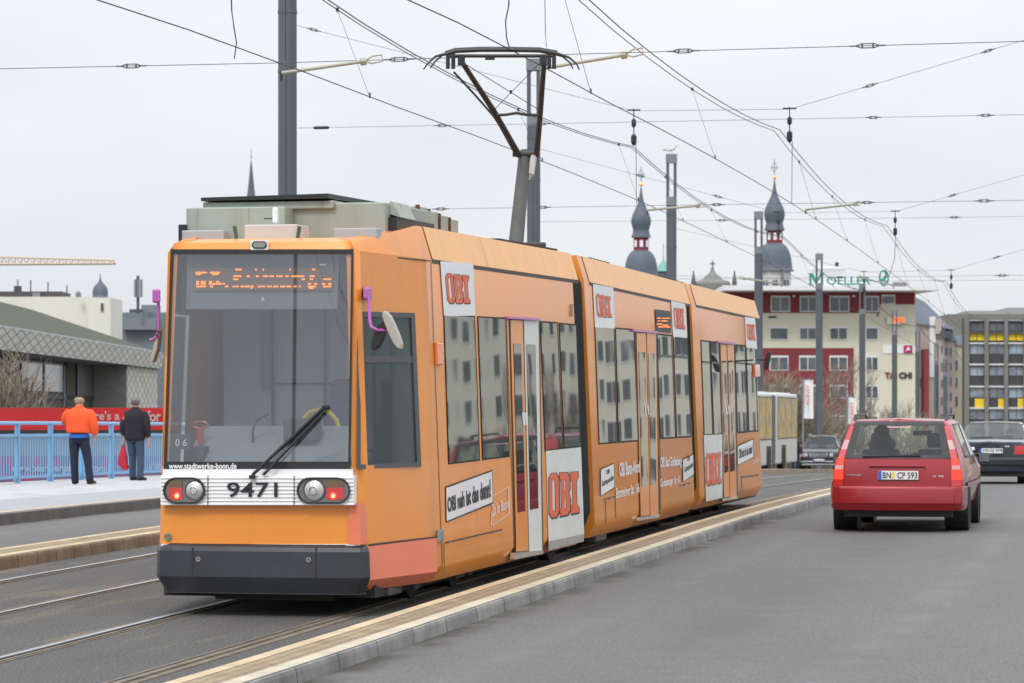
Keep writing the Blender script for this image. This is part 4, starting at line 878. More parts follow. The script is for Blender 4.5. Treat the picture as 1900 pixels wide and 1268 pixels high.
# underframe and bogies
for T, a0, a1 in ((T1, -1.3, L1-.1), (T2, a2s+.1, a2e-.1), (T3, a3s+.1, a3e+1.3)):
    MB().box(-.95, .95, a0, a1, .12, .4).build('underframe', M['under'], tram, T.M)
for T, a in ((T1, .6), (T1, 2.2), (T1, L1+.2), (T2, .7), (T2, 7.9), (T3, .3), (T3, 3.0), (T3, 5.2)):
    bo = MB().box(-.9, .9, a-.12, a+.12, .18, .34).build('bogie', M['under'], tram, T.M)
    for s in (-1, 1): MB().lathe([(.05, -.09*s), (.30, -.07*s), (.30, .05*s), (.05, .07*s)], 20, (s*.74, a, .29), axis='x').build('wheel', M['under'], bo, T.M)
M['dusty'] = mk('dusty_iron', (.10, .092, .085), .85, var=.3, vs=8)
for x, y, w_ in ((735, 1092, .22), (775, 1084, .12), (856, 1066, .16), (875, 1062, .08)):
    c = T1.side(x, y, -.22); MB().box(c.x-.1, c.x, c.y-w_, c.y+w_, .11, .22).build('track_brake', M['dusty'], tram, T1.M, bevel=.02)
m = MB(); c = T2.side(1118, 990, -.1); m.box(c.x-.25, c.x, c.y-.45, c.y+.3, .1, .3); m.build('equipment_box', bpy.data.materials['dusty_iron'], tram, T2.M, bevel=.02)
MB().box(-.45, .60, -1.4, -1.0, .1, .22).build('front_guard', M['under'], tram, T1.M)
# ----- roof equipment -----
def rb(name, pts, mat, T=T1, par=tram, bevel=.008): return MB().hexa(pts).build(name, M[mat], par, T.M, bevel=bevel)
rp = lambda x, y, a: T1.plane(x, y, (0, a, 0), Vector((0, 1, 0)))
A_ = -.75
q = rp(345, 386, A_), rp(528, 386, A_); z1 = q[0].z
rbx = MB().box(rp(345, 440, A_).x, rp(528, 440, A_).x, A_, 1.6, 3.2, z1).build('roof_box', M['greybox'], tram, T1.M, bevel=.012)
Bq = -.45; MB().box(rp(530, 400, Bq).x-.03, rp(715, 400, Bq).x, Bq, 1.35, 3.2, rp(600, 377, Bq).z).build('roof_box', M['greybox'], tram, T1.M, bevel=.012)
MB().box(rp(376, 400, -.5).x, rp(620, 400, -.5).x, -.5, 1.2, z1-.01, rp(500, 374, -.5).z).build('box_cover', M['greybox'], rbx, T1.M, bevel=.01)
m = MB(); zt = rp(500, 373, -.5).z; xl, xr = rp(376, 400, -.5).x, rp(612, 400, -.5).x
m.hexa([(xl, -.55, zt+.005), (xr, -.55, zt+.012), (xr+.08, 1.0, zt+.01), (xl-.05, 1.0, zt+.01), (xl, -.55, zt+.035), (xr, -.55, zt+.055), (xr+.08, 1.0, zt+.05), (xl-.05, 1.0, zt+.03)]); m.build('rubber_mat', M['black'], tram, T1.M)
aw = -1.15; MB().box(rp(453, 420, aw).x, rp(550, 420, aw).x, aw, -.75, 3.15, rp(500, 417, aw).z).build('air_box', M['greypale'], tram, T1.M, bevel=.01)
m = MB().box(rp(506, 400, -.9).x, rp(516, 400, -.9).x, -.93, -.86, rp(510, 415, -.9).z, rp(510, 385, -.9).z).build('antenna', M['whitep'], tram, T1.M, bevel=.02); MB().tube([rp(506, 406, -.92), rp(490, 406, -.92)], .006, 5).build('antenna_pin', M['black'], m, T1.M)
for x, lean in ((435, 4), (556, -4)):
    a, b = rp(x, 420, -1.2), rp(x+lean, 443, -1.2); MB().tube([a, b], .017, 6).build('lifting_lug', mk('lug_green', (.05, .10, .08), .6) if x < 500 else bpy.data.materials['lug_green'], tram, T1.M)
for xa, xb, y0 in ((337, 415, 428), (619, 700, 424)): 
    aa = -.95; MB().box(rp(xa, 430, aa).x, rp(xb, 430, aa).x, aa, aa+.15, 3.15, rp(xa, y0, aa).z).build('pale_cover', mk('cover_grey', (.36, .40, .42), .5) if xa < 400 else bpy.data.materials['cover_grey'], tram, T1.M, bevel=.01)
m = MB().box(rp(331, 430, -.8).x, rp(344, 430, -.8).x, -.8, -.3, 3.2, rp(331, 417, -.8).z).build('roof_bracket', M['black'], tram, T1.M); 
# side air outlets behind the fairing, running back along the roof
xo = rp(715, 400, Bq).x
m = MB(); m.hexa([(xo, -.3, 3.46), (xo+.10, -.3, 3.43), (xo+.10, .25, 3.43), (xo, .25, 3.46), (xo, -.3, 3.58), (xo+.03, -.3, 3.565), (xo+.03, .25, 3.565), (xo, .25, 3.58)]); m.build('air_outlet', M['greybox'], tram, T1.M)
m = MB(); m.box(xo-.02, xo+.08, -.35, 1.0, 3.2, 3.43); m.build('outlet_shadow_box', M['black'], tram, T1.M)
for k in range(4):
    a = .80+k*.40; MB().box(xo-.35, xo-.02, a, a+.36, 3.25, 3.59-.02*k).build('roof_crate', M['greybox'], tram, T1.M, bevel=.01)
    MB().box(xo-.04, xo-.005, a-.035, a, 3.3, 3.60-.02*k).build('crate_bracket', mk('rust', (.12, .06, .04), .9) if k == 0 else bpy.data.materials['rust'], tram, T1.M)
MB().box(-.9, .93, L1-2.9, L1-.1, 3.2, 3.405).build('roof_grid', M['under'], tram, T1.M)
for T, a0, a1, u in ((T2, a2e-4.6, a2e-3.2, .5), (T3, 1.2, 3.4, .45)):
    for k in range(6):
        a = a0+(a1-a0)*k/5; MB().box(-.6, u, a, a+.12, 3.25, 3.52).build('resistor_frame', M['black'], tram, T.M)
        MB().box(-.55, u-.02, a+.14, a+.14+(a1-a0)/5-.2, 3.3, 3.47).build('resistor_bank', M['greypale'], tram, T.M)
# ----- pantograph -----
pg = MB(); pb = Vector(W(958, 446, 38.6)); kn = Vector(W(974, 284, 39.4)); 
d0 = (kn-pb).normalized(); pb2 = pb-d0*.45
pg.tube([pb2, pb, kn], [.094, .09, .075], 14); pant = pg.build('pantograph', M['pantarm'], tram, smooth=True)
kl, kr = W(951, 286, 39.3), W(1000, 286, 39.3)
MB().tube([kl, kr], .035, 8).build('knee_axle', M['pantograph'], pant, smooth=True)
tl, tr = W(855, 112, 38.1), W(1010, 112, 38.1); hb = [W(830, 100, 38.0), W(1036, 100, 38.0)]
MB().tube([W(962, 288, 39.3), W(916, 206, 38.7), tl], [.042, .036, .03], 8).build('upper_arm', M['pantograph'], pant, smooth=True); MB().tube([W(996, 288, 39.3), W(1003, 206, 38.7), tr], [.036, .032, .03], 8).build('upper_arm', M['pantograph'], pant, smooth=True)
MB().tube([W(842, 134, 38.1), W(880, 175, 38.3), W(915, 215, 38.6), W(955, 275, 39.2)], .013, 6).build('guide_rod', M['pantograph'], pant)
MB().tube([W(921, 214, 38.7), W(940, 213, 38.7), W(958, 210, 38.7), W(975, 213, 38.7), W(1000, 214, 38.7)], .018, 7).build('cross_tube', M['pantograph'], pant, smooth=True)
m = MB(); m.tube([W(858, 116, 38.1), W(1000, 204, 38.7)], .005, 4); m.tube([W(1003, 116, 38.1), W(918, 203, 38.7)], .005, 4); c = W(948, 171, 38.45); m.box(c.x-.015, c.x+.015, c.y-.02, c.y+.02, c.z-.02, c.z+.02); m.build('stay_wires', M['pantograph'], pant)
for dy_, yy in ((0, 97), (.42, 95)):
    m = MB(); L_ = [W(828+(0 if dy_ == 0 else -2), yy+4, 37.9+dy_), W(845, yy-2, 37.9+dy_), W(890, yy-4, 37.9+dy_), W(940, yy-4, 37.9+dy_), W(1000, yy-3, 37.9+dy_), W(1034, yy+3, 37.9+dy_)]
    m.tube(L_, .028, 6); m.build('collector_strip', M['pantograph'], pant, smooth=True)
    for a, b, c_, d_ in (((828, yy+3), (808, yy+8), (793, yy+22), (786, yy+32)), ((1034, yy+3), (1056, yy+10), (1070, yy+22), (1075, yy+33))):
        MB().tube([W(x+(12*(1 if a[0] < 900 else -1) if dy_ else 0), y, 37.9+dy_) for x, y in (a, b, c_, d_)], [.02, .014, .011, .009], 6).build('horn', M['pantograph'], pant, smooth=True)
m = MB(); m.tube([W(835, 104, 38.1), W(1030, 104, 38.1)], .022, 7)
for x in (831, 841, 1019, 1028): m.tube([W(x, 98, 38.1), W(x, 128, 38.1)], .028, 6)
for x in (856, 1008): m.tube([W(x, 103, 38.1), W(x, 122, 38.1)], .045, 7)
m.box(*[f for p in (W(900, 110, 38.1), W(918, 104, 38.1)) for f in ()] or (W(900, 110, 38).x, W(918, 110, 38).x, 38.0, 38.05, W(900, 111, 38).z, W(900, 105, 38).z)); m.build('head_frame', M['pantograph'], pant)
m = MB(); m.tube([W(990, 290, 39.3), W(985, 325, 39.2)], .04, 8); m.tube([W(985, 318, 39.2), W(980, 334, 39.2)], .025, 6); m.build('damper', M['greypale'], pant)
m = MB(); c = pb; m.box(c.x-.28, c.x+.35, c.y-.5, c.y+.6, c.z-.16, c.z-.05); m.build('pantograph_base', M['pantograph'], pant, bevel=.02)
# ---------------- cars ----------------
class Car:
    """rings run along the car (y); each ring is a half outline (x, dy, z) from the floor up to the roof centre"""
    def __init__(s, name, label, cat, paint, rings, holes, endholes, loc, rot, group=None):
        s.rt = thing(name, label, cat, (0, 0, 0), group, world=False); s.r = rings; s.loc = loc; s.rot = rot; K = len(rings[0][1]); s.K = K; m = MB()
        V = lambda i, k, sg: Vector((sg*rings[i][1][k][0], rings[i][0]+rings[i][1][k][1], rings[i][1][k][2]))
        s.V = V
        for sg in (-1, 1):
            for i in range(len(rings)-1):
                for k in range(K-1):
                    if (i, k) in holes: continue
                    q = [V(i, k, sg), V(i, k+1, sg), V(i+1, k+1, sg), V(i+1, k, sg)]
                    m.add(q if sg < 0 else q[::-1], [(0, 1, 2, 3)])
        for e, i in ((0, 0), (1, len(rings)-1)):
            for k in range(K-1):
                if (e, k) in endholes: continue
                b = -.05 if e == 0 else .05; A, B, C, D = V(i, k, -1), V(i, k, 1), V(i, k+1, 1), V(i, k+1, -1)
                for j in range(6):
                    f0, f1 = j/6, (j+1)/6; bu = lambda f: Vector((0, b*(1-(2*f-1)**2), 0))
                    q = [A.lerp(B, f0)+bu(f0), A.lerp(B, f1)+bu(f1), D.lerp(C, f1)+bu(f1), D.lerp(C, f0)+bu(f0)]
                    m.add(q if e == 0 else q[::-1], [(0, 1, 2, 3)])
        s.m = m; o = m.build('body', paint, s.rt, smooth=True); s.body = o
        wd = o.modifiers.new('w', 'WELD'); wd.merge_threshold = .002; bv = o.modifiers.new('b', 'BEVEL'); bv.width = .025; bv.segments = 3; bv.limit_method = 'ANGLE'; bv.angle_limit = R(18)
    def surf(s, i, k, sg):
        i0 = min(int(i), len(s.r)-2); k0 = min(int(k), s.K-2); fi, fk = i-i0, k-k0
        return s.V(i0, k0, sg).lerp(s.V(i0+1, k0, sg), fi).lerp(s.V(i0, k0+1, sg).lerp(s.V(i0+1, k0+1, sg), fi), fk)
    def patch(s, name, mat, i0, i1, k0, k1, sides=(-1, 1), off=.006, par=None):
        for sg in sides:
            m = MB(); o = Vector((sg*off, 0, off*.3)); m.grid(lambda a, b: s.surf(i0+(i1-i0)*a, k0+(k1-k0)*b, sg)+o, 6, 3)
            if sg < 0: m.f = [f[::-1] for f in m.f]
            m.build(name, M[mat], par or s.rt, smooth=True)
    def rear(s, x, z, off=0, i=0, b=-.05):     # point on the end face at height z, x in metres
        for k in range(s.K-1):
            A, B = s.V(i, k, 1), s.V(i, k+1, 1)
            if A.z <= z <= B.z+1e-6 or k == s.K-2:
                f = (z-A.z)/(B.z-A.z) if B.z > A.z else 0; w = A.x+(B.x-A.x)*f; y = A.y+(B.y-A.y)*f; t = min(1, abs(x)/max(w, .01)); return Vector((x, y+b*(1-t*t)-off, z))
    def end(s, name, mat, pts, off=.006, th=.0, par=None, bevel=0, sub=8, i=0):
        """pts: bl, br, tr, tl in (x,z)"""
        f = bil(*[(x, 0, z) for x, z in pts]); m = MB(); G_ = lambda a, b: s.rear(f(a, b).x, f(a, b).z, off, i); m.grid(G_, sub, 4)
        if th:
            for e in range(sub):
                for t in (0, 1):
                    q = [G_(e/sub, t), G_((e+1)/sub, t)]; q += [q[1]+Vector((0, th, 0)), q[0]+Vector((0, th, 0))]; m.add(q if not t else q[::-1], [(0, 3, 2, 1)])
            for a in (0, 1):
                for e in range(4):
                    q = [G_(a, e/4), G_(a, (e+1)/4)]; q += [q[1]+Vector((0, th, 0)), q[0]+Vector((0, th, 0))]; m.add(q, [(0, 1, 2, 3)])
        return m.build(name, M[mat], par or s.rt, smooth=2 if not th else True)
    def text(s, body, pts, mat, off=.02, bold=0, name='lettering', par=None):
        f = bil(*[(x, 0, z) for x, z in pts]); m = MB(); vs, fs = text2(body, bold); m.add([s.rear(f(a, b).x, f(a, b).z, off) for a, b in vs], fs); m.build(name, M[mat], par or s.rt)
    def wheels(s, ys, x, r, w, zc=None, rim=True):
        for y in ys:
            for sg in (-1, 1):
                W_ = MB().lathe([(r*.62, sg*w*.5), (r*.93, sg*w*.5), (r, sg*w*.38), (r, -sg*w*.38), (r*.93, -sg*w*.5), (r*.5, -sg*w*.5)], 26, (sg*(x-w/2), y, r), axis='x').build('wheel', M['tyre'], s.rt, smooth=True)
                m = MB(); m.lathe([(r*.62, sg*(w*.5-.02)), (r*.18, sg*(w*.5-.01)), (0.01, sg*(w*.5))], 16, (sg*(x-w/2), y, r), axis='x')
                m.build('rim', M['rim'], W_)
                MB().lathe([(r*1.15, -sg*.3), (r*1.15, sg*.012)], 24, (sg*(x-.012), y, r*1.02), axis='x').build('wheel_arch', M['black'], s.rt)
    def done(s): s.rt.location = s.loc; s.rt.rotation_euler = (0, 0, s.rot)
def hd(y): return -math.atan((path(y+1)-path(y-1))/2)
# red estate car
bt = lambda x1, x2, x3, x4, x5, x6, x7, zb, zt, zf=.30: [(0, 0, zf-.02), (x1, 0, zf-.02), (x2, 0, zf+.06), (x3, 0, .58), (x4, 0, .80), (x5, 0, zb), (x6, 0, zt-.075), (x7, 0, zt-.025), (0, 0, zt)]
rv = [(0, [(0, .05, .30), (.70, .05, .30), (.80, .04, .36), (.845, .03, .58), (.83, .05, .80), (.79, .09, .965), (.635, .38, 1.40), (.60, .46, 1.445), (0, .46, 1.475)]),
      (.62, bt(.76, .84, .88, .88, .845, .675, .62, .975, 1.485)), (1.6, bt(.76, .84, .885, .885, .865, .70, .63, .97, 1.49)), (2.5, bt(.76, .84, .885, .885, .865, .69, .62, .965, 1.475)), (2.95, bt(.76, .84, .885, .885, .86, .66, .58, .96, 1.42)),
      (3.65, bt(.76, .84, .88, .88, .83, .78, .70, .93, .99)), (4.45, bt(.74, .82, .86, .86, .80, .74, .66, .84, .90)), (4.72, bt(.66, .74, .78, .78, .72, .68, .60, .72, .78))]
V = Car('red_estate_car', 'red estate car seen from behind with glowing tail lamps on the right lane', 'car', M['red'], rv, {(i, 5) for i in (1, 2, 3)}|{(4, 5), (4, 6), (4, 7)}, {(0, 5)}, W(1664.5, 765, 42), hd(46))
V.loc.z = zr(42)
V.patch('side_window', 'carglass', 1, 2, 5.04, 5.98, off=.0); V.patch('side_window', 'carglass', 2, 3, 5.04, 5.98, off=0); V.patch('side_window', 'carglass', 3, 4, 5.04, 5.98, off=0); V.patch('windscreen', 'carglass', 4.02, 4.98, 5.3, 8, off=0)
for a, b in ((1.0, 1.08), (1.93, 2.07), (2.95, 3.05), (3.9, 4.0)): V.patch('window_pillar', 'black', a, b, 5.0, 6.0, off=.006)
V.patch('window_trim', 'black', 1, 4, 4.93, 5.04, off=.008); V.patch('side_moulding', 'red', .7, 5.2, 3.0, 3.25, off=.02)
gl = V.end('rear_window', 'carglass', [(-.59, 1.005), (.59, 1.005), (.51, 1.39), (-.51, 1.39)], .004)
for pts in ([(-.70, .962), (.70, .962), (.69, 1.005), (-.69, 1.005)], [(-.60, 1.39), (.60, 1.39), (.585, 1.445), (-.585, 1.445)], [(-.70, .965), (-.585, .965), (-.505, 1.40), (-.60, 1.40)], [(.585, .965), (.70, .965), (.60, 1.40), (.505, 1.40)]):
    V.end('window_border', 'black', pts, .008)
V.end('brake_light', 'lampfrost', [(-.15, 1.36), (.15, 1.36), (.15, 1.375), (-.15, 1.375)], .016, par=gl)
wp_ = MB().tube([V.rear(.30, 1.00, .03), V.rear(-.45, .985, .03)], .010, 5).build('wiper', M['black'], V.rt); V.end('wiper_motor', 'black', [(.02, .985), (.22, .985), (.2, 1.03), (.04, 1.03)], .02, .02)
for sg in (-1, 1):
    X = lambda a, b: sorted((sg*a, sg*b))
    for z0, z1, mt in ((.605, .69, 'lampred'), (.69, .76, 'lamplit'), (.76, .825, 'lamplit'), (.825, .87, 'lampfrost'), (.87, .965, 'lamplit'), (.965, 1.08, 'lampred'), (1.08, 1.20, 'lampfrost'), (1.20, 1.43, 'lampred')):
        li = table([(.5, .70), (.9, .70), (.97, .69), (1.08, .665), (1.43, .575), (1.5, .56)]); lo = table([(.5, .835), (.7, .83), (.9, .80), (.97, .775), (1.08, .74), (1.2, .70), (1.43, .622), (1.5, .6)])
        in0, in1, o0, o1 = li(z0), li(z1), lo(z0), lo(z1)
        pts = [(min(sg*in0, sg*o0), z0), (max(sg*in0, sg*o0), z0), (max(sg*in1, sg*o1), z1), (min(sg*in1, sg*o1), z1)]
        V.end('tail_light', mt, pts, .014, .02, sub=3)
V.end('tailgate', 'red', [(-.685, .585), (.685, .585), (.675, .955), (-.675, .955)], .010, .01); V.end('tailgate_handle', 'red', [(-.37, .86), (.37, .86), (.35, .895), (-.35, .895)], .05, .05)
V.end('plate_recess', 'red', [(-.33, .655), (.33, .655), (.33, .83), (-.33, .83)], .013)
pl = V.end('number_plate', 'platew', [(-.245, .685), (.275, .685), (.275, .802), (-.245, .802)], .022, .015); V.end('plate_band', 'plateb', [(-.243, .688), (-.20, .688), (-.20, .80), (-.243, .80)], .026, par=pl)
V.text('BN   CP 593', [(-.185, .703), (.262, .703), (.262, .784), (-.185, .784)], 'ink', .027, .012, par=pl); V.end('plate_seal', 'gold', [(-.065, .70), (-.035, .70), (-.035, .785), (-.065, .785)], .026, par=pl)
V.end('plate_frame', 'black', [(-.25, .676), (.28, .676), (.28, .69), (-.25, .69)], .026, par=pl)
V.text('VOLVO', [(-.66, .735), (-.47, .735), (-.47, .757), (-.66, .757)], 'chrome', .02, .03, 'badge'); V.text('V 70', [(.46, .72), (.60, .72), (.60, .745), (.46, .745)], 'chrome', .02, .015, 'badge')
# bumper as a wrapped block
m = MB(); rg = [(.29, .0), (.335, .05), (.372, .085), (.38, .115), (.56, .10), (.60, .06)]
for z, o in rg:
    for u in [-.88, -.885, -.86, -.78, -.5, 0, .5, .78, .86, .885, .88]: pass
    pts = [(-.875-.0*o, .75), (-.885, .25), (-.84, .02-o*.3), (-.74, -.06-o*.4), (-.4, -.10-o*.4), (0, -.11-o*.4), (.4, -.10-o*.4), (.74, -.06-o*.4), (.84, .02-o*.3), (.885, .25), (.875, .75)]
    m.v += [Vector((x*(1-.03*(z < .33)), y, z)) for x, y in pts]
for j in range(5):
    for i in range(10): m.f.append((j*11+i, j*11+i+1, (j+1)*11+i+1, (j+1)*11+i))
m.f.append(tuple(55+i for i in range(11))); m.f.append(tuple(10-i for i in range(11))); bp_ = m.build('bumper', M['red'], V.rt, smooth=True); bp_.modifiers.new('s', 'BEVEL').width = .012
m = MB(); m.lathe([(.045, -.08), (.045, .3)], 14, (-.55, 0, .335), axis='y'); m.lathe([(.001, -.079), (.036, -.079)], 14, (-.55, 0, .335), axis='y'); m.build('exhaust_pipe', M['black'], V.rt)
MB().box(-.7, .7, .1, 4.4, .2, .33).build('underbody', M['black'], V.rt); MB().box(-.80, .80, .1, 3.9, .42, .80).build('cabin_floor', M['black'], V.rt); MB().box(-.78, .78, 3.4, 4.3, .3, .9).build('engine_bay', M['black'], V.rt)
for sg in (-1, 1):
    m = MB(); m.tube([Vector((sg*.60, .62, 1.475)), Vector((sg*.605, .72, 1.525)), Vector((sg*.605, 2.3, 1.53)), Vector((sg*.59, 2.45, 1.48))], .014, 6); m.hexa([(sg*.60-.02, .55, 1.46), (sg*.60+.02, .55, 1.46), (sg*.60+.02, .95, 1.475), (sg*.60-.02, .95, 1.475), (sg*.60-.012, .68, 1.52), (sg*.60+.012, .68, 1.52), (sg*.60+.012, .8, 1.535), (sg*.60-.012, .8, 1.535)]); m.build('roof_rail', M['black'], V.rt)
    sx_ = sg*.98 if sg > 0 else -1.03; mr_ = MB().box(sx_-.085, sx_+.085, 3.0, 3.12, .865, 1.0).build('wing_mirror', M['black'], V.rt, bevel=.03, bseg=3); MB().box(sx_-.07, sx_+.07, 2.985, 2.998, .88, .985).build('mirror_glass', M['bwin'], mr_)
    MB().tube([(sg*.84, 3.1, .97), (sg*.95, 3.08, .99)], .025, 6).build('mirror_arm', M['black'], V.rt)
for x, y in ((-.38, 2.1), (.38, 2.1), (-.38, 1.3), (.38, 1.3)):
    m = MB(); m.box(x-.25, x+.25, y, y+.14, .5, 1.06 if y > 2 else .98); m.box(x-.13, x+.13, y, y+.1, 1.08, 1.28) if y > 2 else None; m.build('seat', M['seat'], V.rt, bevel=.04)
m = MB(); m.lathe([(0, 1.06), (.10, 1.10), (.17, 1.12), (.20, 1.2), (.12, 1.28), (.10, 1.33), (.105, 1.40), (.05, 1.44), (0, 1.445)], 14, (-.38, 2.35, -.06)); m.build('driver_silhouette', M['seat'], V.rt, smooth=True)
MB().box(.0, .26, 3.0, 3.03, 1.24, 1.31).build('inner_mirror', M['black'], V.rt, bevel=.01)
V.wheels((.95, 3.62), .885, .315, .20); V.done()
# dark saloon ahead
bf = lambda w, wb, wt, zb, zs, zt: [(0, 0, .28), (w*.88, 0, .28), (w*.96, 0, .36), (w, 0, .58), (w, 0, .80), (wb, 0, zb), (wt, 0, zs), (wt-.06, 0, zt-.02), (0, 0, zt)]
rf_ = [(0, bf(.80, .74, .68, .88, .93, .96)), (.12, bf(.84, .78, .72, .90, .96, .99)), (.55, bf(.87, .84, .74, .93, 1.0, 1.02)), (1.35, bf(.875, .85, .62, .94, 1.33, 1.385)), (2.4, bf(.875, .85, .63, .94, 1.36, 1.41)), (2.75, bf(.875, .85, .62, .94, 1.34, 1.39)), (3.6, bf(.87, .82, .74, .92, .97, 1.0)), (4.4, bf(.80, .74, .66, .76, .80, .82))]
Fd = Car('dark_hatchback', 'dark navy hatchback driving ahead of the red estate, cut by the right edge', 'car', M['navy'], rf_, {(2, 6), (2, 7), (5, 6), (5, 7), (3, 5), (4, 5)}, set(), W(1840, 765, 73), hd(77)); Fd.loc.z = zr(73)
for i, nm in ((2, 'rear_window'), (5, 'windscreen')): Fd.patch(nm, 'carglass', i+.04, i+.96, 6.15, 8, off=0)
Fd.patch('side_window', 'carglass', 3, 5, 5.05, 5.95, off=0); Fd.patch('side_window', 'bwin', 2.2, 3, 5.3, 5.95, off=.005)
for a, b in ((2.0, 2.06), (2.94, 3.0)): Fd.patch('window_border', 'black', a, b, 6.05, 8, off=.004)
Fd.patch('window_border', 'black', 2, 3, 6.0, 6.2, off=.004)
MB().tube([Vector((-.5, .62, 1.04)), Vector((.0, .60, 1.045))], .012, 5).build('wiper', M['black'], Fd.rt); MB().tube([Vector((-.05, .62, 1.04)), Vector((.45, .66, 1.06))], .012, 5).build('wiper', M['black'], Fd.rt)
pl = Fd.end('number_plate', 'platew', [(-.27, .69), (.25, .69), (.25, .80), (-.27, .80)], .02, .01); Fd.end('plate_band', 'plateb', [(-.27, .69), (-.225, .69), (-.225, .80), (-.27, .80)], .024, par=pl); Fd.text('VIE:GJ 478', [(-.21, .707), (.24, .707), (.24, .785), (-.21, .785)], 'ink', .025, .01, par=pl)
for sg in (-1, 1): Fd.end('tail_light', 'lampred', [(min(sg*.50, sg*.795), .66), (max(sg*.50, sg*.795), .66), (max(sg*.52, sg*.785), .86), (min(sg*.52, sg*.785), .86)], .014, .02)
Fd.end('oval_badge', 'chrome', [(.29, .83), (.40, .83), (.40, .86), (.29, .86)], .014); Fd.end('white_sticker', 'paper', [(-.47, .76), (-.38, .76), (-.38, .83), (-.47, .83)], .016)
m = MB().box(-.86, .86, -.09, .4, .40, .60).build('bumper', M['darkcar'], Fd.rt, bevel=.05, bseg=3); MB().box(-.7, .7, .1, 4.3, .16, .33).build('underbody', M['black'], Fd.rt); MB().box(-.8, .8, .6, 3.9, .4, .85).build('cabin_floor', M['black'], Fd.rt)
for x in (-.38, .38):
    for y, z in ((1.5, 1.12), (2.2, 1.18)): MB().box(x-.13, x+.13, y, y+.1, z-.15, z+.04).build('head_rest', M['seat'], Fd.rt, bevel=.04)
for sg in (-1, 1): MB().box(sg*.98-.09, sg*.98+.09, 3.0, 3.1, .93, 1.06).build('wing_mirror', M['navy'], Fd.rt, bevel=.03)
Fd.wheels((.95, 3.5), .86, .30, .19); Fd.done()
# off-roader facing the camera
bs = lambda w, wb, wt, zb, zs, zt: [(0, 0, .36), (w*.88, 0, .36), (w*.96, 0, .46), (w, 0, .70), (w, 0, .90), (wb, 0, zb), (wt, 0, zs), (wt-.08, 0, zt-.02), (0, 0, zt)]
rs_ = [(0, bs(.86, .80, .70, .98, 1.02, 1.04)), (.2, bs(.93, .88, .78, 1.0, 1.07, 1.10)), (1.1, bs(.955, .93, .80, 1.06, 1.14, 1.18)), (1.95, bs(.955, .93, .66, 1.08, 1.64, 1.72)), (3.2, bs(.955, .93, .67, 1.08, 1.68, 1.77)), (4.4, bs(.95, .92, .64, 1.08, 1.64, 1.72)), (4.75, bs(.90, .86, .60, 1.0, 1.3, 1.4))]
Sv = Car('off_road_car', 'dark grey off road car facing the camera between the bus and the red estate', 'car', M['darkcar'], rs_, {(2, 6), (2, 7), (3, 5), (4, 5)}, set(), W(1519, 765, 150), hd(150)+.03); Sv.loc.z = zr(150)
Sv.patch('windscreen', 'carglass', 2.04, 2.96, 6.2, 8, off=0); Sv.patch('side_window', 'carglass', 3, 5, 5.05, 5.95, off=0); Sv.patch('side_window', 'bwin', 2.4, 3, 5.3, 5.95, off=.005)
Sv.end('grille', 'chrome', [(-.40, .78), (.40, .78), (.45, .97), (-.45, .97)], .02, .02)
for z in (.80, .86, .92): Sv.end('grille_slot', 'black', [(-.38, z), (.38, z), (.39, z+.03), (-.39, z+.03)], .026)
m = MB(); m.lathe([(.085, -.11), (.085, -.09)], 14, (0, 0, .875), axis='y'); m.lathe([(.065, -.115), (.001, -.115)], 14, (0, 0, .875), axis='y'); m.build('round_emblem', M['chrome'], Sv.rt)
for sg in (-1, 1):
    Sv.end('headlight', 'lampclear', [(min(sg*.50, sg*.84), .80), (max(sg*.50, sg*.84), .80), (max(sg*.52, sg*.80), .97), (min(sg*.52, sg*.80), .97)], .02, .02)
    MB().box(sg*1.05-.1, sg*1.05+.1, 1.35, 1.45, 1.12, 1.28).build('wing_mirror', M['chrome' if sg < 0 else 'darkcar'], Sv.rt, bevel=.03); MB().tube([Vector((sg*.62, 2.1, 1.78)), Vector((sg*.62, 4.2, 1.80))], .025, 6).build('roof_rail', M['chrome'], Sv.rt)
pl = Sv.end('number_plate', 'platew', [(-.26, .58), (.26, .58), (.26, .69), (-.26, .69)], .06, .04); Sv.end('plate_band', 'plateb', [(-.26, .58), (-.2, .58), (-.2, .69), (-.26, .69)], .064, par=pl); Sv.text('BN  HD 67', [(-.17, .60), (.24, .60), (.24, .67), (-.17, .67)], 'ink', .066, .0, par=pl)
MB().box(-.88, .88, -.08, .3, .44, .60).build('bumper', M['darkcar'], Sv.rt, bevel=.04); MB().box(-.75, .75, -.095, .0, .40, .45).build('chrome_lip', M['chrome'], Sv.rt); MB().box(-.85, .85, .9, 4.2, .5, 1.0).build('cabin_floor', M['black'], Sv.rt)
for x in (-.4, .4): MB().box(x-.22, x+.22, 2.3, 2.4, 1.0, 1.35).build('seat', M['seat'], Sv.rt, bevel=.04)
Sv.wheels((.85, 3.75), .94, .37, .24); Sv.done()
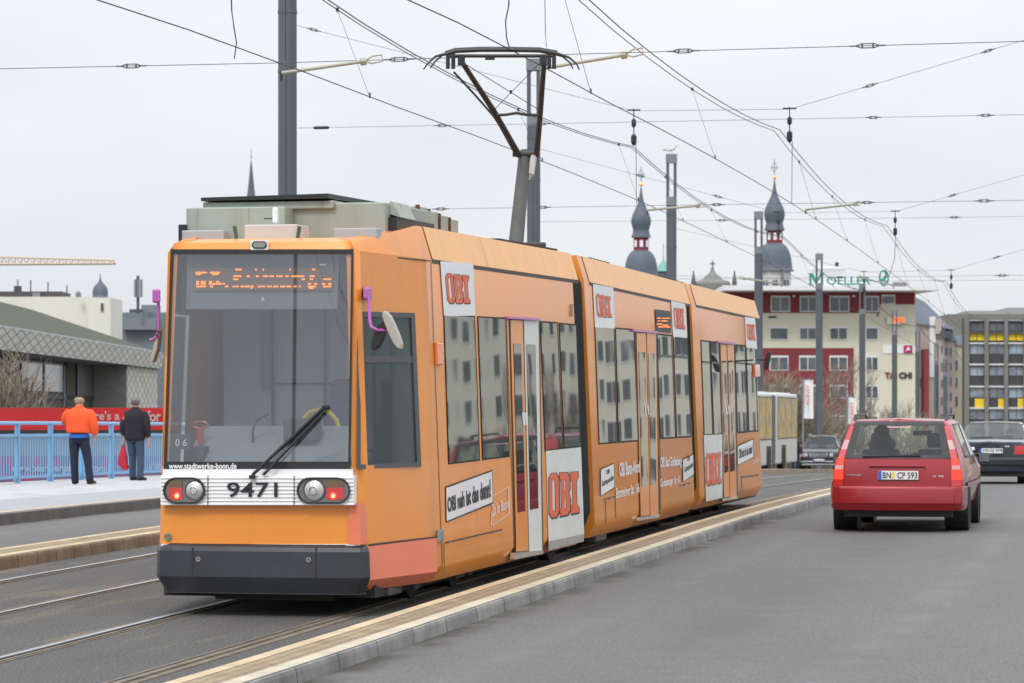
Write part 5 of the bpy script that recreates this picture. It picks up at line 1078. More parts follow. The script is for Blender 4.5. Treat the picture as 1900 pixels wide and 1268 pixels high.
# articulated bus in the bus lane
h_ = hd(120); bus = thing('articulated_bus', 'white articulated bus with yellow window adverts beyond the tram end', 'bus', (0, 0, 0), world=False)
def busbox(y0, y1, nm):
    MB().box(-1.25, 1.25, y0, y1, .30, 2.98).build(nm, M['busw'], bus, bevel=.08, bseg=3)
M['busw'] = mk('bus_white', (.62, .62, .58), .4, var=.06, vs=1, coat=.3); M['busad'] = mk('bus_advert', (.55, .40, .10), .4, var=.5, vs=2.2, spots=(3, .5, .6, (.30, .20, .22)))
busbox(0, 9.6, 'rear_body'); busbox(10.8, 17.5, 'front_body'); MB().box(-1.2, 1.2, 9.6, 10.8, .5, 2.9).build('bellows', M['greyframe'], bus)
for y0, y1 in ((.5, 3), (3.1, 5.6), (5.7, 7.4), (7.5, 9.3), (11.2, 13.4), (13.5, 15.4), (15.5, 17.2)):
    f = MB().box(1.25, 1.262, y0-.04, y1+.04, 1.25, 2.84).build('window', M['black'], bus); MB().box(1.262, 1.268, y0, y1, 1.29, 2.80).build('advert_film', M['busad'], f)
MB().box(1.25, 1.275, 9.35, 9.7, .4, 2.9).build('pillar', M['greyframe'], bus); MB().box(-1.05, 1.05, -.02, 0, 1.4, 2.6).build('rear_window', M['bwin'], bus); MB().box(-1.0, 1.0, .3, 17.2, 2.98, 3.03).build('roof_strip', M['whitep'], bus)
for y in (2.6, 8.4, 13.0):
    for sg in (-1, 1):
        MB().box(sg*1.262-.008, sg*1.262+.008, y-.62, y+.62, .28, 1.02).build('wheel_arch', M['black'], bus, bevel=.0); w_ = MB().lathe([(.2, -.12), (.47, -.12), (.47, .12), (.2, .12)], 22, (sg*1.16, y, .47), axis='x').build('wheel', M['tyre'], bus)
yb = 113; bus.location = (W(1444, 765, 126).x-2.6-1.25, 111, zr(118)); bus.rotation_euler = (0, 0, -math.atan(.206))
bus.location.z = zr(120)-.02

# ---------------- people ----------------
def skinned(name, chains, mat, par, sub=2, mods=True):
    """chains: lists of (key, pos, r) ; shared keys join the chains"""
    idx = {}; vs = []; rs = []; es = []
    for ch in chains:
        prev = None
        for key, p, r in ch:
            if key not in idx: idx[key] = len(vs); vs.append(p); rs.append(r)
            if prev is not None: es.append((prev, idx[key]))
            prev = idx[key]
    me = bpy.data.meshes.new(name); me.from_pydata(vs, es, []); o = bpy.data.objects.new(name, me); COL.objects.link(o)
    md = o.modifiers.new('skin', 'SKIN'); md.use_smooth_shade = True; md.branch_smoothing = .6
    if not me.skin_vertices: me.attributes.new if False else None
    layer = me.skin_vertices[0] if me.skin_vertices else None
    if layer is None:
        bpy.context.view_layer.objects.active = o
        layer = me.skin_vertices[0]
    for i, r in enumerate(rs): layer.data[i].radius = r if isinstance(r, tuple) else (r, r)
    layer.data[0].use_root = True
    sb = o.modifiers.new('sub', 'SUBSURF'); sb.levels = sub; sb.render_levels = sub
    me.materials.append(mat); o.parent = par; return o
def arm(S_, sh, el, wr, hd_, pre, rs=(.05, .042, .03)):
    a, b, c, d = map(Vector, (sh, el, wr, hd_)); f = (d-c); ch = [[('chest', S_, .12), (pre+'sh', a, rs[0]+.01), (pre+'el', b, rs[1]), (pre+'wr', c, rs[2]), (pre+'pa', c+f*.45, (.04, .022))]]
    side = Vector((0, 1, 0)) if abs(f.normalized().y) < .7 else Vector((0, 0, 1))
    for i, (o, ln) in enumerate(((-.03, .85), (-.01, 1.0), (.01, .96), (.03, .78))):
        k = c+f*.8+side*o; ch.append([(pre+'pa', c+f*.45, .03), (pre+'k%d' % i, k, .0105), (pre+'m%d' % i, k+f*.38*ln+Vector((0, 0, 0)), .0095), (pre+'t%d' % i, k+f*.60*ln+Vector((-.01 if pre == 'R' else .01, .012, .0)), .008)])
    ch.append([(pre+'pa', c+f*.45, .03), (pre+'th1', c+f*.6+side*.045, .013), (pre+'th2', c+f*.95+side*.058, .010)]); return ch
def person(label, loc, rz, J, mats, hair, coat_z, group='men on the pavement', bulk=1.0, face=0):
    t = thing('person', label, 'person', (0, 0, 0), group, world=False); P = lambda k: Vector(J[k])
    B = [[('pel', P('pel'), (.13, .10)), ('wai', P('wai'), (.13, .10)), ('chest', P('chest'), (.15, .11)), ('nb', P('nb'), .06), ('nk', P('nk'), .055), ('jaw', P('jaw'), (.075, .085)), ('hd', P('hd'), (.095, .11)), ('top', P('top'), (.075, .085))]]
    for s in 'LR':
        B += arm(P('chest'), J[s+'sh'], J[s+'el'], J[s+'wr'], J[s+'ha'], s)
        B.append([('pel', P('pel'), .12), (s+'hip', P(s+'hip'), .085), (s+'kn', P(s+'kn'), .055), (s+'an', P(s+'an'), .04), (s+'he', P(s+'he'), .035), (s+'to', P(s+'to'), .03)])
    skinned('body', B, M['skin'], t)
    def loft(m, rings, n=18):
        b = len(m.v)
        for c, rx, ry in rings: m.v += [Vector(c)+Vector((rx*math.cos(q), ry*math.sin(q), 0)) for q in [2*math.pi*k/n for k in range(n)]]
        for j in range(len(rings)-1):
            for k in range(n): m.f.append((b+j*n+k, b+j*n+(k+1) % n, b+(j+1)*n+(k+1) % n, b+(j+1)*n+k))
        m.f.append(tuple(b+k for k in range(n-1, -1, -1))); m.f.append(tuple(b+(len(rings)-1)*n+k for k in range(n)))
    rn = random.Random(int(coat_z*1000)); jit = lambda: rn.uniform(-.006, .006); cx, cy = J['pel'][0], J['pel'][1]
    m = MB(); k_ = bulk
    loft(m, [((cx, cy, coat_z), .205*k_, .15*k_), ((cx, cy, coat_z+.035), .222*k_, .162*k_), ((cx+jit(), cy, coat_z*.6+1.08*.4), .228*k_, .165*k_), ((cx+jit(), cy, 1.12), .235*k_, .165*k_), ((cx, cy, 1.22), .245*k_, .165*k_), ((cx, cy-.01, 1.32), .248*k_, .155*k_), ((cx, cy-.01, 1.39), .235*k_, .135*k_), ((cx, cy, 1.44), .185*k_, .11*k_), ((cx, .0, 1.475), .115, .09), ((cx, .01, 1.50), .085, .085), ((cx, .015, 1.535), .08, .082)])
    for s in 'LR':
        sg = -1 if s == 'L' else 1; S0 = P(s+'sh')+Vector((-sg*.03, 0, .0)); E, W_ = P(s+'el'), P(s+'wr'); 
        m.tube([S0, P(s+'sh')+Vector((sg*.02, 0, -.02)), P(s+'sh').lerp(E, .5)+Vector((sg*.015, jit(), 0)), E, E.lerp(W_, .5), E.lerp(W_, .86), W_], [.085*k_, .098*k_, .088*k_, .082*k_, .072*k_, .062*k_, .045], 12)
    jo = m.build('jacket', M[mats[0]], t, smooth=2); jo.modifiers.new('s', 'SUBSURF').render_levels = 1
    m = MB(); loft(m, [((cx, cy, .80), .155, .125), ((cx, cy, .88), .175, .135), ((cx, cy, .98), .175, .13), ((cx, cy, 1.06), .17, .125)])
    for s in 'LR':
        H, K_, A_ = P(s+'hip')+Vector((0, 0, .0)), P(s+'kn'), P(s+'an')
        m.tube([H+Vector((0, 0, .03)), H-Vector((0, 0, .08)), H.lerp(K_, .55), K_, K_.lerp(A_, .5), K_.lerp(A_, .85), A_+Vector((0, 0, -.02)), A_+Vector((0, .02, -.055))], [.11, .108, .095, .08, .073, .072, .075, .072], 14)
    m.build('trousers', M[mats[1]], t, smooth=2)
    for s in 'LR': skinned('shoe', [[('a', P(s+'he')+Vector((0, -.02, .02)), (.045, .05)), ('b', (P(s+'he')+P(s+'to'))/2+Vector((0, .02, .01)), (.05, .042)), ('c', P(s+'to')+Vector((0, .03, 0)), (.042, .03))]], M['black'], t)
    hj, ht = P('hd'), P('top')
    skinned('hair', [[('a', P('jaw')+Vector((0, -.035, -.02)), (.078, .06)), ('b', hj+Vector((0, -.03, -.01)), (.108, .105)), ('c', ht+Vector((0, -.02, .015)), (.092, .095))]], mk(hair[0], hair[1], .9, var=.2, vs=30), t)
    m = MB(); f = hj+Vector((0, .085, -.03)); m.tube([f+Vector((0, 0, .03)), f+Vector((0, .022, -.012))], [.008, .014], 6)
    for sg in (-1, 1): m.lathe([(0, -.012), (.016, 0), (0, .012)], 8, f+Vector((sg*.03, -.005, .03))); m.lathe([(0, -.03), (.014, 0), (0, .03)], 8, hj+Vector((sg*.085, .0, -.02)))
    m.build('face_features', M['skin'], t, smooth=True); t.location = loc; t.rotation_euler = (0, 0, rz); return t
base = dict(pel=(0, 0, .94), wai=(0, 0, 1.08), chest=(0, 0, 1.28), nb=(0, .0, 1.44), nk=(0, .01, 1.50), jaw=(0, .03, 1.56), hd=(0, .03, 1.63), top=(0, .02, 1.68),
  Lsh=(-.19, 0, 1.39), Rsh=(.19, 0, 1.39), Lel=(-.27, -.02, 1.13), Rel=(.28, -.03, 1.13), Lwr=(-.26, .06, .92), Rwr=(.27, .05, .90), Lha=(-.26, .10, .76), Rha=(.27, .09, .74),
  Lhip=(-.09, 0, .90), Rhip=(.09, 0, .90), Lkn=(-.10, .03, .50), Rkn=(.12, .03, .50), Lan=(-.10, 0, .10), Ran=(.14, 0, .10), Lhe=(-.10, -.02, .05), Rhe=(.14, -.02, .05), Lto=(-.11, .15, .035), Rto=(.17, .14, .035))
M['orangejacket'] = mk('orange_jacket', (.85, .10, .02), .8, var=.12, vs=6, bump=.4, bs=9); M['jeansdark'] = mk('dark_jeans', (.015, .02, .045), .9, var=.2, vs=5); M['coatblack'] = mk('dark_coat', (.018, .014, .022), .9, var=.2, vs=5); M['jeansblue'] = mk('grey_blue_jeans', (.045, .065, .11), .9, var=.2, vs=5); M['redbag'] = mk('red_bag', (.50, .01, .04), .6, var=.15, vs=6)
J1 = dict(base); J1.update(Lel=(-.31, .05, 1.20), Lwr=(-.22, .27, 1.30), Lha=(-.15, .38, 1.36), Rel=(.30, -.04, 1.15), Rwr=(.30, .03, .95), Rha=(.29, .08, .80), Rkn=(.16, .02, .50), Ran=(.22, -.04, .10), Rhe=(.22, -.06, .05), Rto=(.30, .06, .035), Lkn=(-.11, .04, .5), Lan=(-.10, .08, .10), Lhe=(-.10, .06, .05), Lto=(-.11, .22, .035), top=(-.005, .02, 1.675))
p1 = W(147, 765, 62.3); p1.z = zr(62.3)+.155
person('man in a bright orange jacket and dark jeans seen from behind at the blue railing', p1, R(-6), J1, ('orangejacket', 'jeansdark'), ('hair_blond', (.36, .29, .19)), .98, bulk=1.12)
MB().lathe([(.19, 0), (.195, .07)], 20, (p1.x, p1.y, p1.z+.90)).build('shirt_hem', mk('blue_hem', (.02, .12, .5), .8), bpy.data.objects['person'], Matrix.Translation(-p1))
J2 = dict(base); J2.update(Lwr=(-.27, .02, .93), Lha=(-.275, .03, .77), Rkn=(.13, -.02, .5), Ran=(.17, -.12, .10), Rhe=(.17, -.14, .05), Rto=(.24, 0, .035), Lkn=(-.09, .06, .5), Lan=(-.09, .06, .1), Lhe=(-.09, .05, .05), Lto=(-.1, .22, .035))
p2 = W(251, 765, 66.7); p2.z = zr(66.7)+.155
person('man in a dark coat and grey blue jeans carrying a red bag', p2, R(-20), J2, ('coatblack', 'jeansblue'), ('hair_grey', (.13, .12, .11)), .82, bulk=1.02)
bagt = thing('carrier_bag', 'limp red carrier bag hanging from the left hand of the man in the dark coat', 'bag', (0, 0, 0), world=False)
m = MB(); rr = [(.76, .015, .008), (.70, .05, .02), (.52, .085, .035), (.36, .11, .04), (.27, .09, .03), (.22, .04, .015)]
for z, rx, ry in rr: m.v += [Vector((-.05*(.76-z)+rx*math.cos(q)+(.06 if z < .3 else 0), ry*math.sin(q), z)) for q in [R(k*36) for k in range(10)]]
for j in range(5):
    for k in range(10): m.f.append(((j+1)*10+k, (j+1)*10+(k+1) % 10, j*10+(k+1) % 10, j*10+k))
m.f.append(tuple(range(10))[::-1]); m.f.append(tuple(50+k for k in range(10))); m.build('pouch', M['redbag'], bagt, smooth=2); MB().tube([(-.0, 0, .74), (.0, 0, .80)], .012, 6).build('handle', M['redbag'], bagt)
bagt.location = p2+Matrix.Rotation(R(-20), 3, 'Z') @ Vector((-.285, .03, 0)); bagt.rotation_euler = (0, 0, R(-10))
p3 = W(1476, 765, 150); p3.z = zr(150)+.0
person('small distant person in dark clothes standing between the bus and the dark off road car', p3, R(160), dict(base), ('coatblack', 'jeansdark'), ('hair_dark', (.03, .02, .02)), .9)
# seagull on the third mast
tp = MASTS['C']+Vector((0, 0, 12.68)); gl_ = thing('seagull', 'pale seagull standing on top of a twin rod mast', 'bird', tp)
skinned('body', [[('a', Vector((-.26, 0, .14)), .02), ('b', Vector((-.12, 0, .15)), .055), ('c', Vector((.02, 0, .18)), .075), ('d', Vector((.12, 0, .22)), .06), ('e', Vector((.17, 0, .31)), .035), ('f', Vector((.19, 0, .37)), .04), ('g', Vector((.22, 0, .365)), .025)]], mk('gull_white', (.6, .58, .55), .8), gl_)
skinned('wing', [[('a', Vector((-.34, .03, .15)), (.012, .02)), ('b', Vector((-.15, .055, .17)), (.03, .05)), ('c', Vector((.05, .06, .2)), (.03, .055))]], mk('gull_grey', (.25, .22, .2), .8), gl_)
MB().tube([(.24, 0, .365), (.30, 0, .355)], [.012, .004], 5).build('beak', M['yellow'], gl_); m = MB(); m.tube([(.02, -.03, .12), (.02, -.03, 0)], .008, 4); m.build('leg', M['yellow'], gl_); m = MB(); m.tube([(.02, .03, .12), (.02, .03, 0)], .008, 4); m.build('leg', M['yellow'], gl_)
for o in list(gl_.children): o.location = (0, 0, 0)
# ---------------- buildings and the town behind ----------------
GZ = ZC-11.2
class Bld:
    def __init__(s, name, label, x0, x1, yt, yb, d, depth, mat, cat='building', wallname='wall', slope=0, group=None):
        s.d = d; s.sl = slope; s.xr = x0; a = s.P(x0, yb); s.t = thing(name, label, cat, (a.x, a.y, GZ), group)
        s.wall(x0, x1, yt, yb, depth, mat, 0, wallname)
    def P(s, x, y, off=0):            # point on the (possibly turned) facade plane, off metres in front
        d = s.d-off
        if s.sl:
            q = (x-HX)/F; x00 = (s.xr-HX)/F*s.d; d = (s.d-s.sl*x00-off)/(1-s.sl*q)
        return W(x, y, d)
    def wall(s, x0, x1, yt, yb, depth, mat, off=0, name='wall', par=None):
        A, B, C, D = s.P(x0, yb, off), s.P(x1, yb, off), s.P(x1, yt, off), s.P(x0, yt, off); e = Vector((0, depth, 0))
        A, B = A.copy(), B.copy()
        if yb > 850: A.z = B.z = GZ-.5
        D.z = A.z+(D.z-A.z); m = MB(); zt = (C.z+D.z)/2 if False else None
        m.hexa([A, B, B+e, A+e, D, C, C+e, D+e]); return m.build(name, M[mat] if isinstance(mat, str) else mat, par or s.t)
    def win(s, x0, x1, y0, y1, mull=1, frame='bframe', pane='bwin', off=.0, fw=None, blind=0):
        fw = fw if fw is not None else 1.9
        f = s.wall(x0, x1, y0, y1, .12, frame, .10+off, 'window'); 
        n = mull+1; w_ = (x1-x0-fw*(n+1))/n
        for k in range(n):
            xa = x0+fw+k*(w_+fw); s.wall(xa, xa+w_, y0+fw*(1.9 if fw > 1 else 1), y1-fw, .05, pane, .14+off, 'pane', f)
        return f
    def flatpiece(s, x0, x1, y0, y1, mat, off=.08, name='panel', depth=.1, par=None): return s.wall(x0, x1, y0, y1, depth, mat, off, name, par)
    def text(s, body, x0, x1, y0, y1, mat, off=.15, bold=.02, th=0):
        m = MB(); m.flat(text2(body, bold), bil(s.P(x0, y1, off), s.P(x1, y1, off), s.P(x1, y0, off), s.P(x0, y0, off))); o = m.build('lettering', M[mat], s.t)
        if th: sd_ = o.modifiers.new('s', 'SOLIDIFY'); sd_.thickness = th
        return o
# office block with green roof letters
B = Bld('office_block', 'red and cream office block with green roof letters behind the masts', 1345, 1699, 541, 900, 350, 16, 'cream')
B.flatpiece(1345, 1632, 543, 581, 'bred', .06, 'red_storey'); B.flatpiece(1632, 1697, 543, 565, 'bred', .06, 'red_storey'); B.flatpiece(1345, 1584, 646, 830, 'bred', .06, 'red_wall'); B.flatpiece(1715, 1724, 648, 800, 'bred', .02, 'red_stripe', 3)
A = [B.P(1340, 541, 3), B.P(1719, 547.5, 3), B.P(1700, 534, -14), B.P(1340, 536, -14)]
m = MB(); A = [Vector(p) for p in A]; z0 = B.P(0, 542, 0).z; z1 = B.P(0, 533, 0).z
m.hexa([Vector((A[0].x, 345.5, z0)), Vector((A[1].x+1.3, 345.5, z0)), Vector((A[1].x-1, 368, z0)), Vector((A[0].x, 368, z0)), Vector((A[0].x, 345.5, z0+.55)), Vector((A[1].x+1.3, 345.5, z0+.35)), Vector((A[1].x-1, 368, z0+.6)), Vector((A[0].x, 368, z0+.6))]); m.build('roof', M['bframe'], B.t)
B.wall(1517, 1571, 497, 536, 6, 'bframe', -6, 'penthouse'); B.wall(1506, 1573, 495, 498, 8, 'bframe', -5, 'penthouse_roof'); B.wall(1551, 1556, 487, 496, 1, 'black', -7, 'chimney'); B.wall(1658, 1682, 524, 531, 1, 'bgrey', -2, 'roof_plant')
for x0, x1 in ((1430, 1466), (1484, 1517), (1539, 1576), (1605, 1631)): B.win(x0, x1, 549, 579, 1)
B.win(1636, 1661, 547, 565, 0)
for y0, y1 in ((606, 631), (660, 688), (714, 740), (770, 792)):
    for i, (x0, x1) in enumerate(((1376, 1408), (1428, 1463), (1483, 1515), (1539, 1573), (1606, 1630))):
        B.win(x0, x1, y0, y1, 0 if (y0 == 606 and i in (1, 4)) else 1, pane='bwin')
m = MB(); m.flat(fill2([[(0, 0), (.26, 0), (.26, .06), (.19, .09), (.19, .72), (.47, 0), (.53, 0), (.80, .72), (.80, .09), (.70, .06), (.70, 0), (1, 0), (1, .06), (.95, .09), (.95, .91), (1, .94), (1, 1), (.76, 1), (.53, .35), (.27, 1), (0, 1), (0, .94), (.07, .91), (.07, .09), (0, .06)]]), bil(B.P(1500, 529, 1.5), B.P(1529, 529, 1.5), B.P(1529, 507, 1.5), B.P(1500, 507, 1.5))); sd_ = m.build('lettering', M['green'], B.t).modifiers.new('s', 'SOLIDIFY'); sd_.thickness = .25
B.text('OELLER', 1534, 1616, 513, 529, 'green', 1.5, .015, .2)
m = MB()
for cx in (0,): m.tube([B.P(1640+8*math.cos(q), 516+14*math.sin(q), 1.5) for q in [R(k*20) for k in range(19)]], .10, 5); m.tube([B.P(1640+4*math.cos(q), 512+8*math.sin(q), 1.5) for q in [R(k*30-90) for k in range(8)]], .09, 5); m.tube([B.P(1634, 524, 1.5), B.P(1646, 508, 1.5)], .09, 5); m.tube([B.P(1633, 518, 1.5), B.P(1646, 524, 1.5)], .09, 5)
m.build('ring_emblem', M['green'], B.t)
m = MB()
for x in (1504, 1520, 1545, 1575, 1605, 1640): m.tube([B.P(x, 528, 1.4), B.P(x, 538, 1.4)], .08, 5)
m.build('letter_posts', M['bgrey'], B.t)
B.flatpiece(1638, 1698, 640, 656, 'paper', .1, 'wall_sign'); B.flatpiece(1677, 1693, 641, 655.5, mk('sign_crimson', (.45, .02, .13), .5), .2, 'sign_square'); m = MB(); m.flat(([(0, 0), (1, .3), (.5, 1)], [(0, 1, 2)]), bil(B.P(1680, 652, .4), B.P(1690, 652, .4), B.P(1690, 643, .4), B.P(1680, 643, .4))); m.build('sign_mark', M['paper'], B.t)
B.text('TAI', 1642, 1664, 691, 703, 'bred', .15, .05); B.text('CHI', 1668, 1692, 691, 703, 'ink', .15, .05)
B.flatpiece(1646, 1681, 588, 602, 'cream2', .6, 'sign_case', .5); B.flatpiece(1655, 1677, 589.5, 598.5, mk('red_display', (.9, .1, .05), .5, emis=(1, .10, .03), es=1.4), .66, 'display'); B.text('16:47', 1657, 1675, 590.5, 597.5, 'gold', .75, .03)
for x in (1473, 1584): m = MB(); m.tube([B.P(x, 548, .5), B.P(x, 552, .5)], .15, 6); m.build('wall_lamp', M['paper'], B.t)
B.flatpiece(1426, 1441, 587, 590, 'ink', .1, 'wall_vent'); B.flatpiece(1627, 1631, 580, 588, 'bgrey', .1, 'downpipe')
# side street row
B2 = Bld('town_house', 'rose and white terraced house with a steep dark roof right of the office block', 1699, 1752, 600, 900, 362, 12, 'bpink')
m = MB(); P = lambda x, y, o=0: B2.P(x, y, o)
m.hexa([P(1699, 600, .5), P(1768, 612, .5), P(1768, 612, -14), P(1699, 600, -14), P(1699, 552, -6), P(1716, 560, -6), P(1716, 560, -9), P(1699, 552, -9)]); m.build('roof', M['slate'], B2.t)
B2.flatpiece(1725, 1736, 588, 700, 'bframe', .3, 'white_bay', .4); B2.flatpiece(1736, 1747, 592, 620, 'bpink', .6, 'dormer', 2); B2.flatpiece(1745, 1766, 614, 628, 'bwin', .8, 'dormer_window', .2)
for y in (640, 672, 704, 736, 768):
    for x in (1738, 1746): B2.win(x, x+4, y, y+16, 0, fw=.5)
B2.win(1706, 1713, 700, 720, 0, fw=.6)
B3 = Bld('town_house', 'narrow house with dark roof between rose house and yellow house', 1752, 1771, 630, 900, 370, 12, 'bpink'); 
for y in (645, 672, 700, 728, 756): B3.win(1755, 1759, y, y+17, 0, fw=.5); B3.win(1763, 1767, y, y+17, 0, fw=.5)
m = MB(); m.hexa([B3.P(1750, 632, .4), B3.P(1774, 632, .4), B3.P(1774, 632, -12), B3.P(1750, 632, -12), B3.P(1754, 606, -3), B3.P(1768, 606, -3), B3.P(1768, 606, -8), B3.P(1754, 606, -8)]); m.build('roof', M['slate'], B3.t)
B4 = Bld('yellow_house', 'slim pale yellow house wedged left of the grey office building', 1768, 1790, 640, 900, 380, 10, mk('pale_yellow', (.52, .50, .34), .9, var=.08)); 
for y in (668, 700, 735): B4.win(1773, 1778, y, y+20, 0, fw=.6)
m = MB(); m.hexa([B4.P(1767, 641, .3), B4.P(1791, 641, .3), B4.P(1791, 641, -10), B4.P(1767, 641, -10), B4.P(1771, 622, -2), B4.P(1786, 622, -2), B4.P(1786, 622, -8), B4.P(1771, 622, -8)]); m.build('roof', M['slate'], B4.t)
B5 = Bld('grey_hall', 'wide flat grey building rising behind the block with yellow blinds', 1760, 2030, 583, 900, 430, 20, 'bgrey'); B5.wall(1872, 2030, 571, 584, 14, mk('pale_concrete', (.34, .35, .35), .9, var=.08), -4, 'upper_storey'); B5.wall(1795, 1870, 577, 584, 10, bpy.data.materials['pale_concrete'], -2, 'parapet')
B6 = Bld('grey_office', 'grey gridded office building with yellow blinds at the right edge', 1793, 2010, 590, 900, 300, 3, mk('dark_facade', (.06, .06, .065), .6, var=.1, vs=.4))
for i in range(7):
    x = 1793+i*36.2
    B6.wall(x-2, x+5.5, 590, 900, .6, 'bgrey', .5, 'pier')
for y in (590, 616, 617): B6.wall(1793, 2010, y, y+2.5, .5, 'bgrey', .45, 'beam')
for y in (635.5, 675, 716, 756): B6.wall(1793, 2010, y, y+3.2, .5, 'stonew', .35, 'floor_band')
B6.wall(1793, 2010, 592, 596, .4, 'bframe', .3, 'top_band')
for i in range(6):
    x = 1800+i*36.2
    for y0, y1, pn in ((600, 614, 'bwin'), (640, 657, 'wblue'), (681, 697, 'wblue'), (721, 738, 'wblue'), (760, 778, 'wblue')):
        if 'wblue' not in M: M['wblue'] = mk('window_bluish', (.30, .36, .42), .1, var=.7, vs=.5, spec=.8)
        for k in (0, 1): B6.wall(x+k*14, x+13+k*14, y0, y1, .08, pn, .05, 'window')
    for k in (0, 1): B6.wall(x-.5+k*14, x+12+k*14, 620, 632, .06, 'yellow', .14, 'yellow_blind')
    if i != 5: B6.wall(x+(9 if i % 3 == 0 else 16), x+(29 if i % 3 == 0 else 26), 740, 760, .06, 'yellow', .12, 'yellow_blind')
# churches -------------------------------------------------------------
def spire(cx, dy, d, label, body=True, r_=1.0):
    s = F/d; t = thing('church_tower', label, 'tower', (W(cx, 765, d).x, d, GZ)); c = Vector((W(cx, 765, d).x, d, 0)); z = lambda y: ZC+(HY-(y+dy))/s
    P = lambda l: [(r/s*r_, z(y)) for r, y in l]
    MB().lathe(P([(19, 428.5), (18, 424), (16, 418), (15.5, 414), (17.5, 408), (19.5, 400), (19, 393), (16, 384), (11, 374), (6.5, 364), (3.8, 354), (2.2, 343), (1.0, 334)]), 16, c).build('onion_dome', M['slate'], t, smooth=True)
    MB().lathe(P([(15.5, 452), (15.5, 428)]), 8, c, R(22.5)).build('lantern', M['bred'], t)
    m = MB()
    for k in range(8):
        q = R(k*45-90); r = 15.6/s*math.cos(R(22.5))+.06; e = Vector((-math.sin(q), math.cos(q), 0)); o = c+Vector((math.cos(q), math.sin(q), 0))*r; w_ = 3.1/s
        zb_, zt_ = z(446), z(436); pts = [o+e*(-w_)+Vector((0, 0, zb_)), o+e*w_+Vector((0, 0, zb_))]+[o+e*w_*math.cos(a)+Vector((0, 0, zt_+w_*math.sin(a))) for a in [R(j*30) for j in range(7)]]
        m.add(pts, [tuple(range(len(pts)))])
    m.build('opening', mk('sky_opening', (.8, .82, .85), .8) if 'sky_opening' not in bpy.data.materials else bpy.data.materials['sky_opening'], t)
    MB().lathe(P([(37, 503.5), (33.5, 499), (32.5, 490), (31, 478), (28, 467), (23, 458), (17, 452.5), (15.5, 452)]), 20, c).build('dome', M['slate'], t, smooth=True)
    MB().lathe(P([(0, 333.5), (2.2, 332.5), (3.6, 329.5), (2.2, 326.5), (0, 326)]), 12, c).build('gold_ball', M['gold'], t, smooth=True)
    m = MB(); Z = lambda y: Vector((c.x, c.y, z(y))); X = lambda x, y: Vector((c.x+x/s, c.y, z(y))); m.tube([Z(326), Z(296)], .10, 5); m.tube([X(-8, 311), X(8, 311)], .10, 5); m.tube([X(-4, 306), Z(302), X(4, 306), X(4, 316), Z(319), X(-4, 316), X(-4, 306)], .06, 4); m.build('cross', mk('cross_grey', (.35, .38, .42), .5, .3) if 'cross_grey' not in bpy.data.materials else bpy.data.materials['cross_grey'], t)
    b = MB().lathe([(32/s*r_, GZ), (32/s*r_, z(503))], 8, c, R(22.5)).build('drum', M['stonew'], t)
    m = MB()
    for x in (-22, -17, -4, 1, 17, 22):
        for yy in (524,): m.tube([X(x, 538)-Vector((0, 33.0/s, 0)), X(x, 521)-Vector((0, 33.0/s, 0))], .20, 6)
    m.build('arcade', M['bwin'], b); m = MB(); m.box(c.x+9/s, c.x+15/s, c.y-33.5/s, c.y-28/s, GZ, z(504)); m.build('pilaster', M['mastp'], b)
spire(1437, 0, 560, 'tall onion domed church tower with white drum, left of the green roof letters')
spire(1189.5, 13, 600, 'onion domed church tower in grey slate and red above the middle of the tram', r_=.95)
d = 640; s = F/d; cx = W(1231, 0, d).x; z = lambda y: ZC+(HY-y)/s; t = thing('green_turret', 'small green copper turret beside the left onion tower', 'turret', (cx, d, GZ)); m = MB(); m.lathe([(11/s, GZ), (11/s, z(504))], 8, (cx, d, 0)); m.build('wall', M['slate'], t)
MB().lathe([(14/s, z(504)), (11/s, z(499)), (9/s, z(493)), (5/s, z(488)), (1.2/s, z(482)), (.6/s, z(468)), (.1, z(452))], 12, (cx, d, 0)).build('roof', M['copper'], t, smooth=True)
d = 500; s = F/d; z = lambda y: ZC+(HY-y)/s; X = lambda x: (x-HX)/s; t = thing('gable_with_cross', 'stone gable dome crowned by a dark cross behind the tram roof', 'church', (X(1322), d, GZ))
MB().lathe([(34/s, GZ), (34/s, z(527)), (30/s, z(522)), (19/s, z(519)), (14/s, z(513)), (7/s, z(508)), (4, z(506))[:0] or (4/s, z(503)), (2.5/s, z(497)), (1.5/s, z(495))], 12, (X(1322), d, 0)).build('dome', mk('weathered_stone', (.22, .22, .20), .9, var=.2), t, smooth=True)
m = MB(); m.box(X(1321), X(1323.4), d-.1, d+.1, z(498), z(484)); m.box(X(1317), X(1327), d-.095, d+.095, z(491), z(488.5)); m.build('cross', M['bwin'], t)
for x in (1286, 1362): MB().lathe([(4.5/s, GZ), (4.5/s, z(524)), (3.4/s, z(518)), (1.6/s, z(509)), (.1, z(503))], 6, (X(x), d-1, 0)).build('pinnacle', M['slate'], t)
MB().box(X(1345), X(1408), d+2, d+14, GZ, z(535)).build('nave', M['bframe'], t)
d = 620; s = F/d; z = lambda y: ZC+(HY-y)/s; X = lambda x: (x-HX)/s; t = thing('steeple', 'slender dark needle steeple behind the front roof box of the tram', 'steeple', (X(466), d, GZ)); MB().lathe([(16/s, z(389)), (8.5/s, z(368)), (6/s, z(350)), (1.4/s, z(304)), (.8/s, z(300))], 8, (X(466), d, 0)).build('spire', M['slate'], t); MB().box(X(466)-2.2, X(466)+2.2, d-2.2, d+2.2, GZ, z(388)).build('tower_shaft', M['stonew'], t)
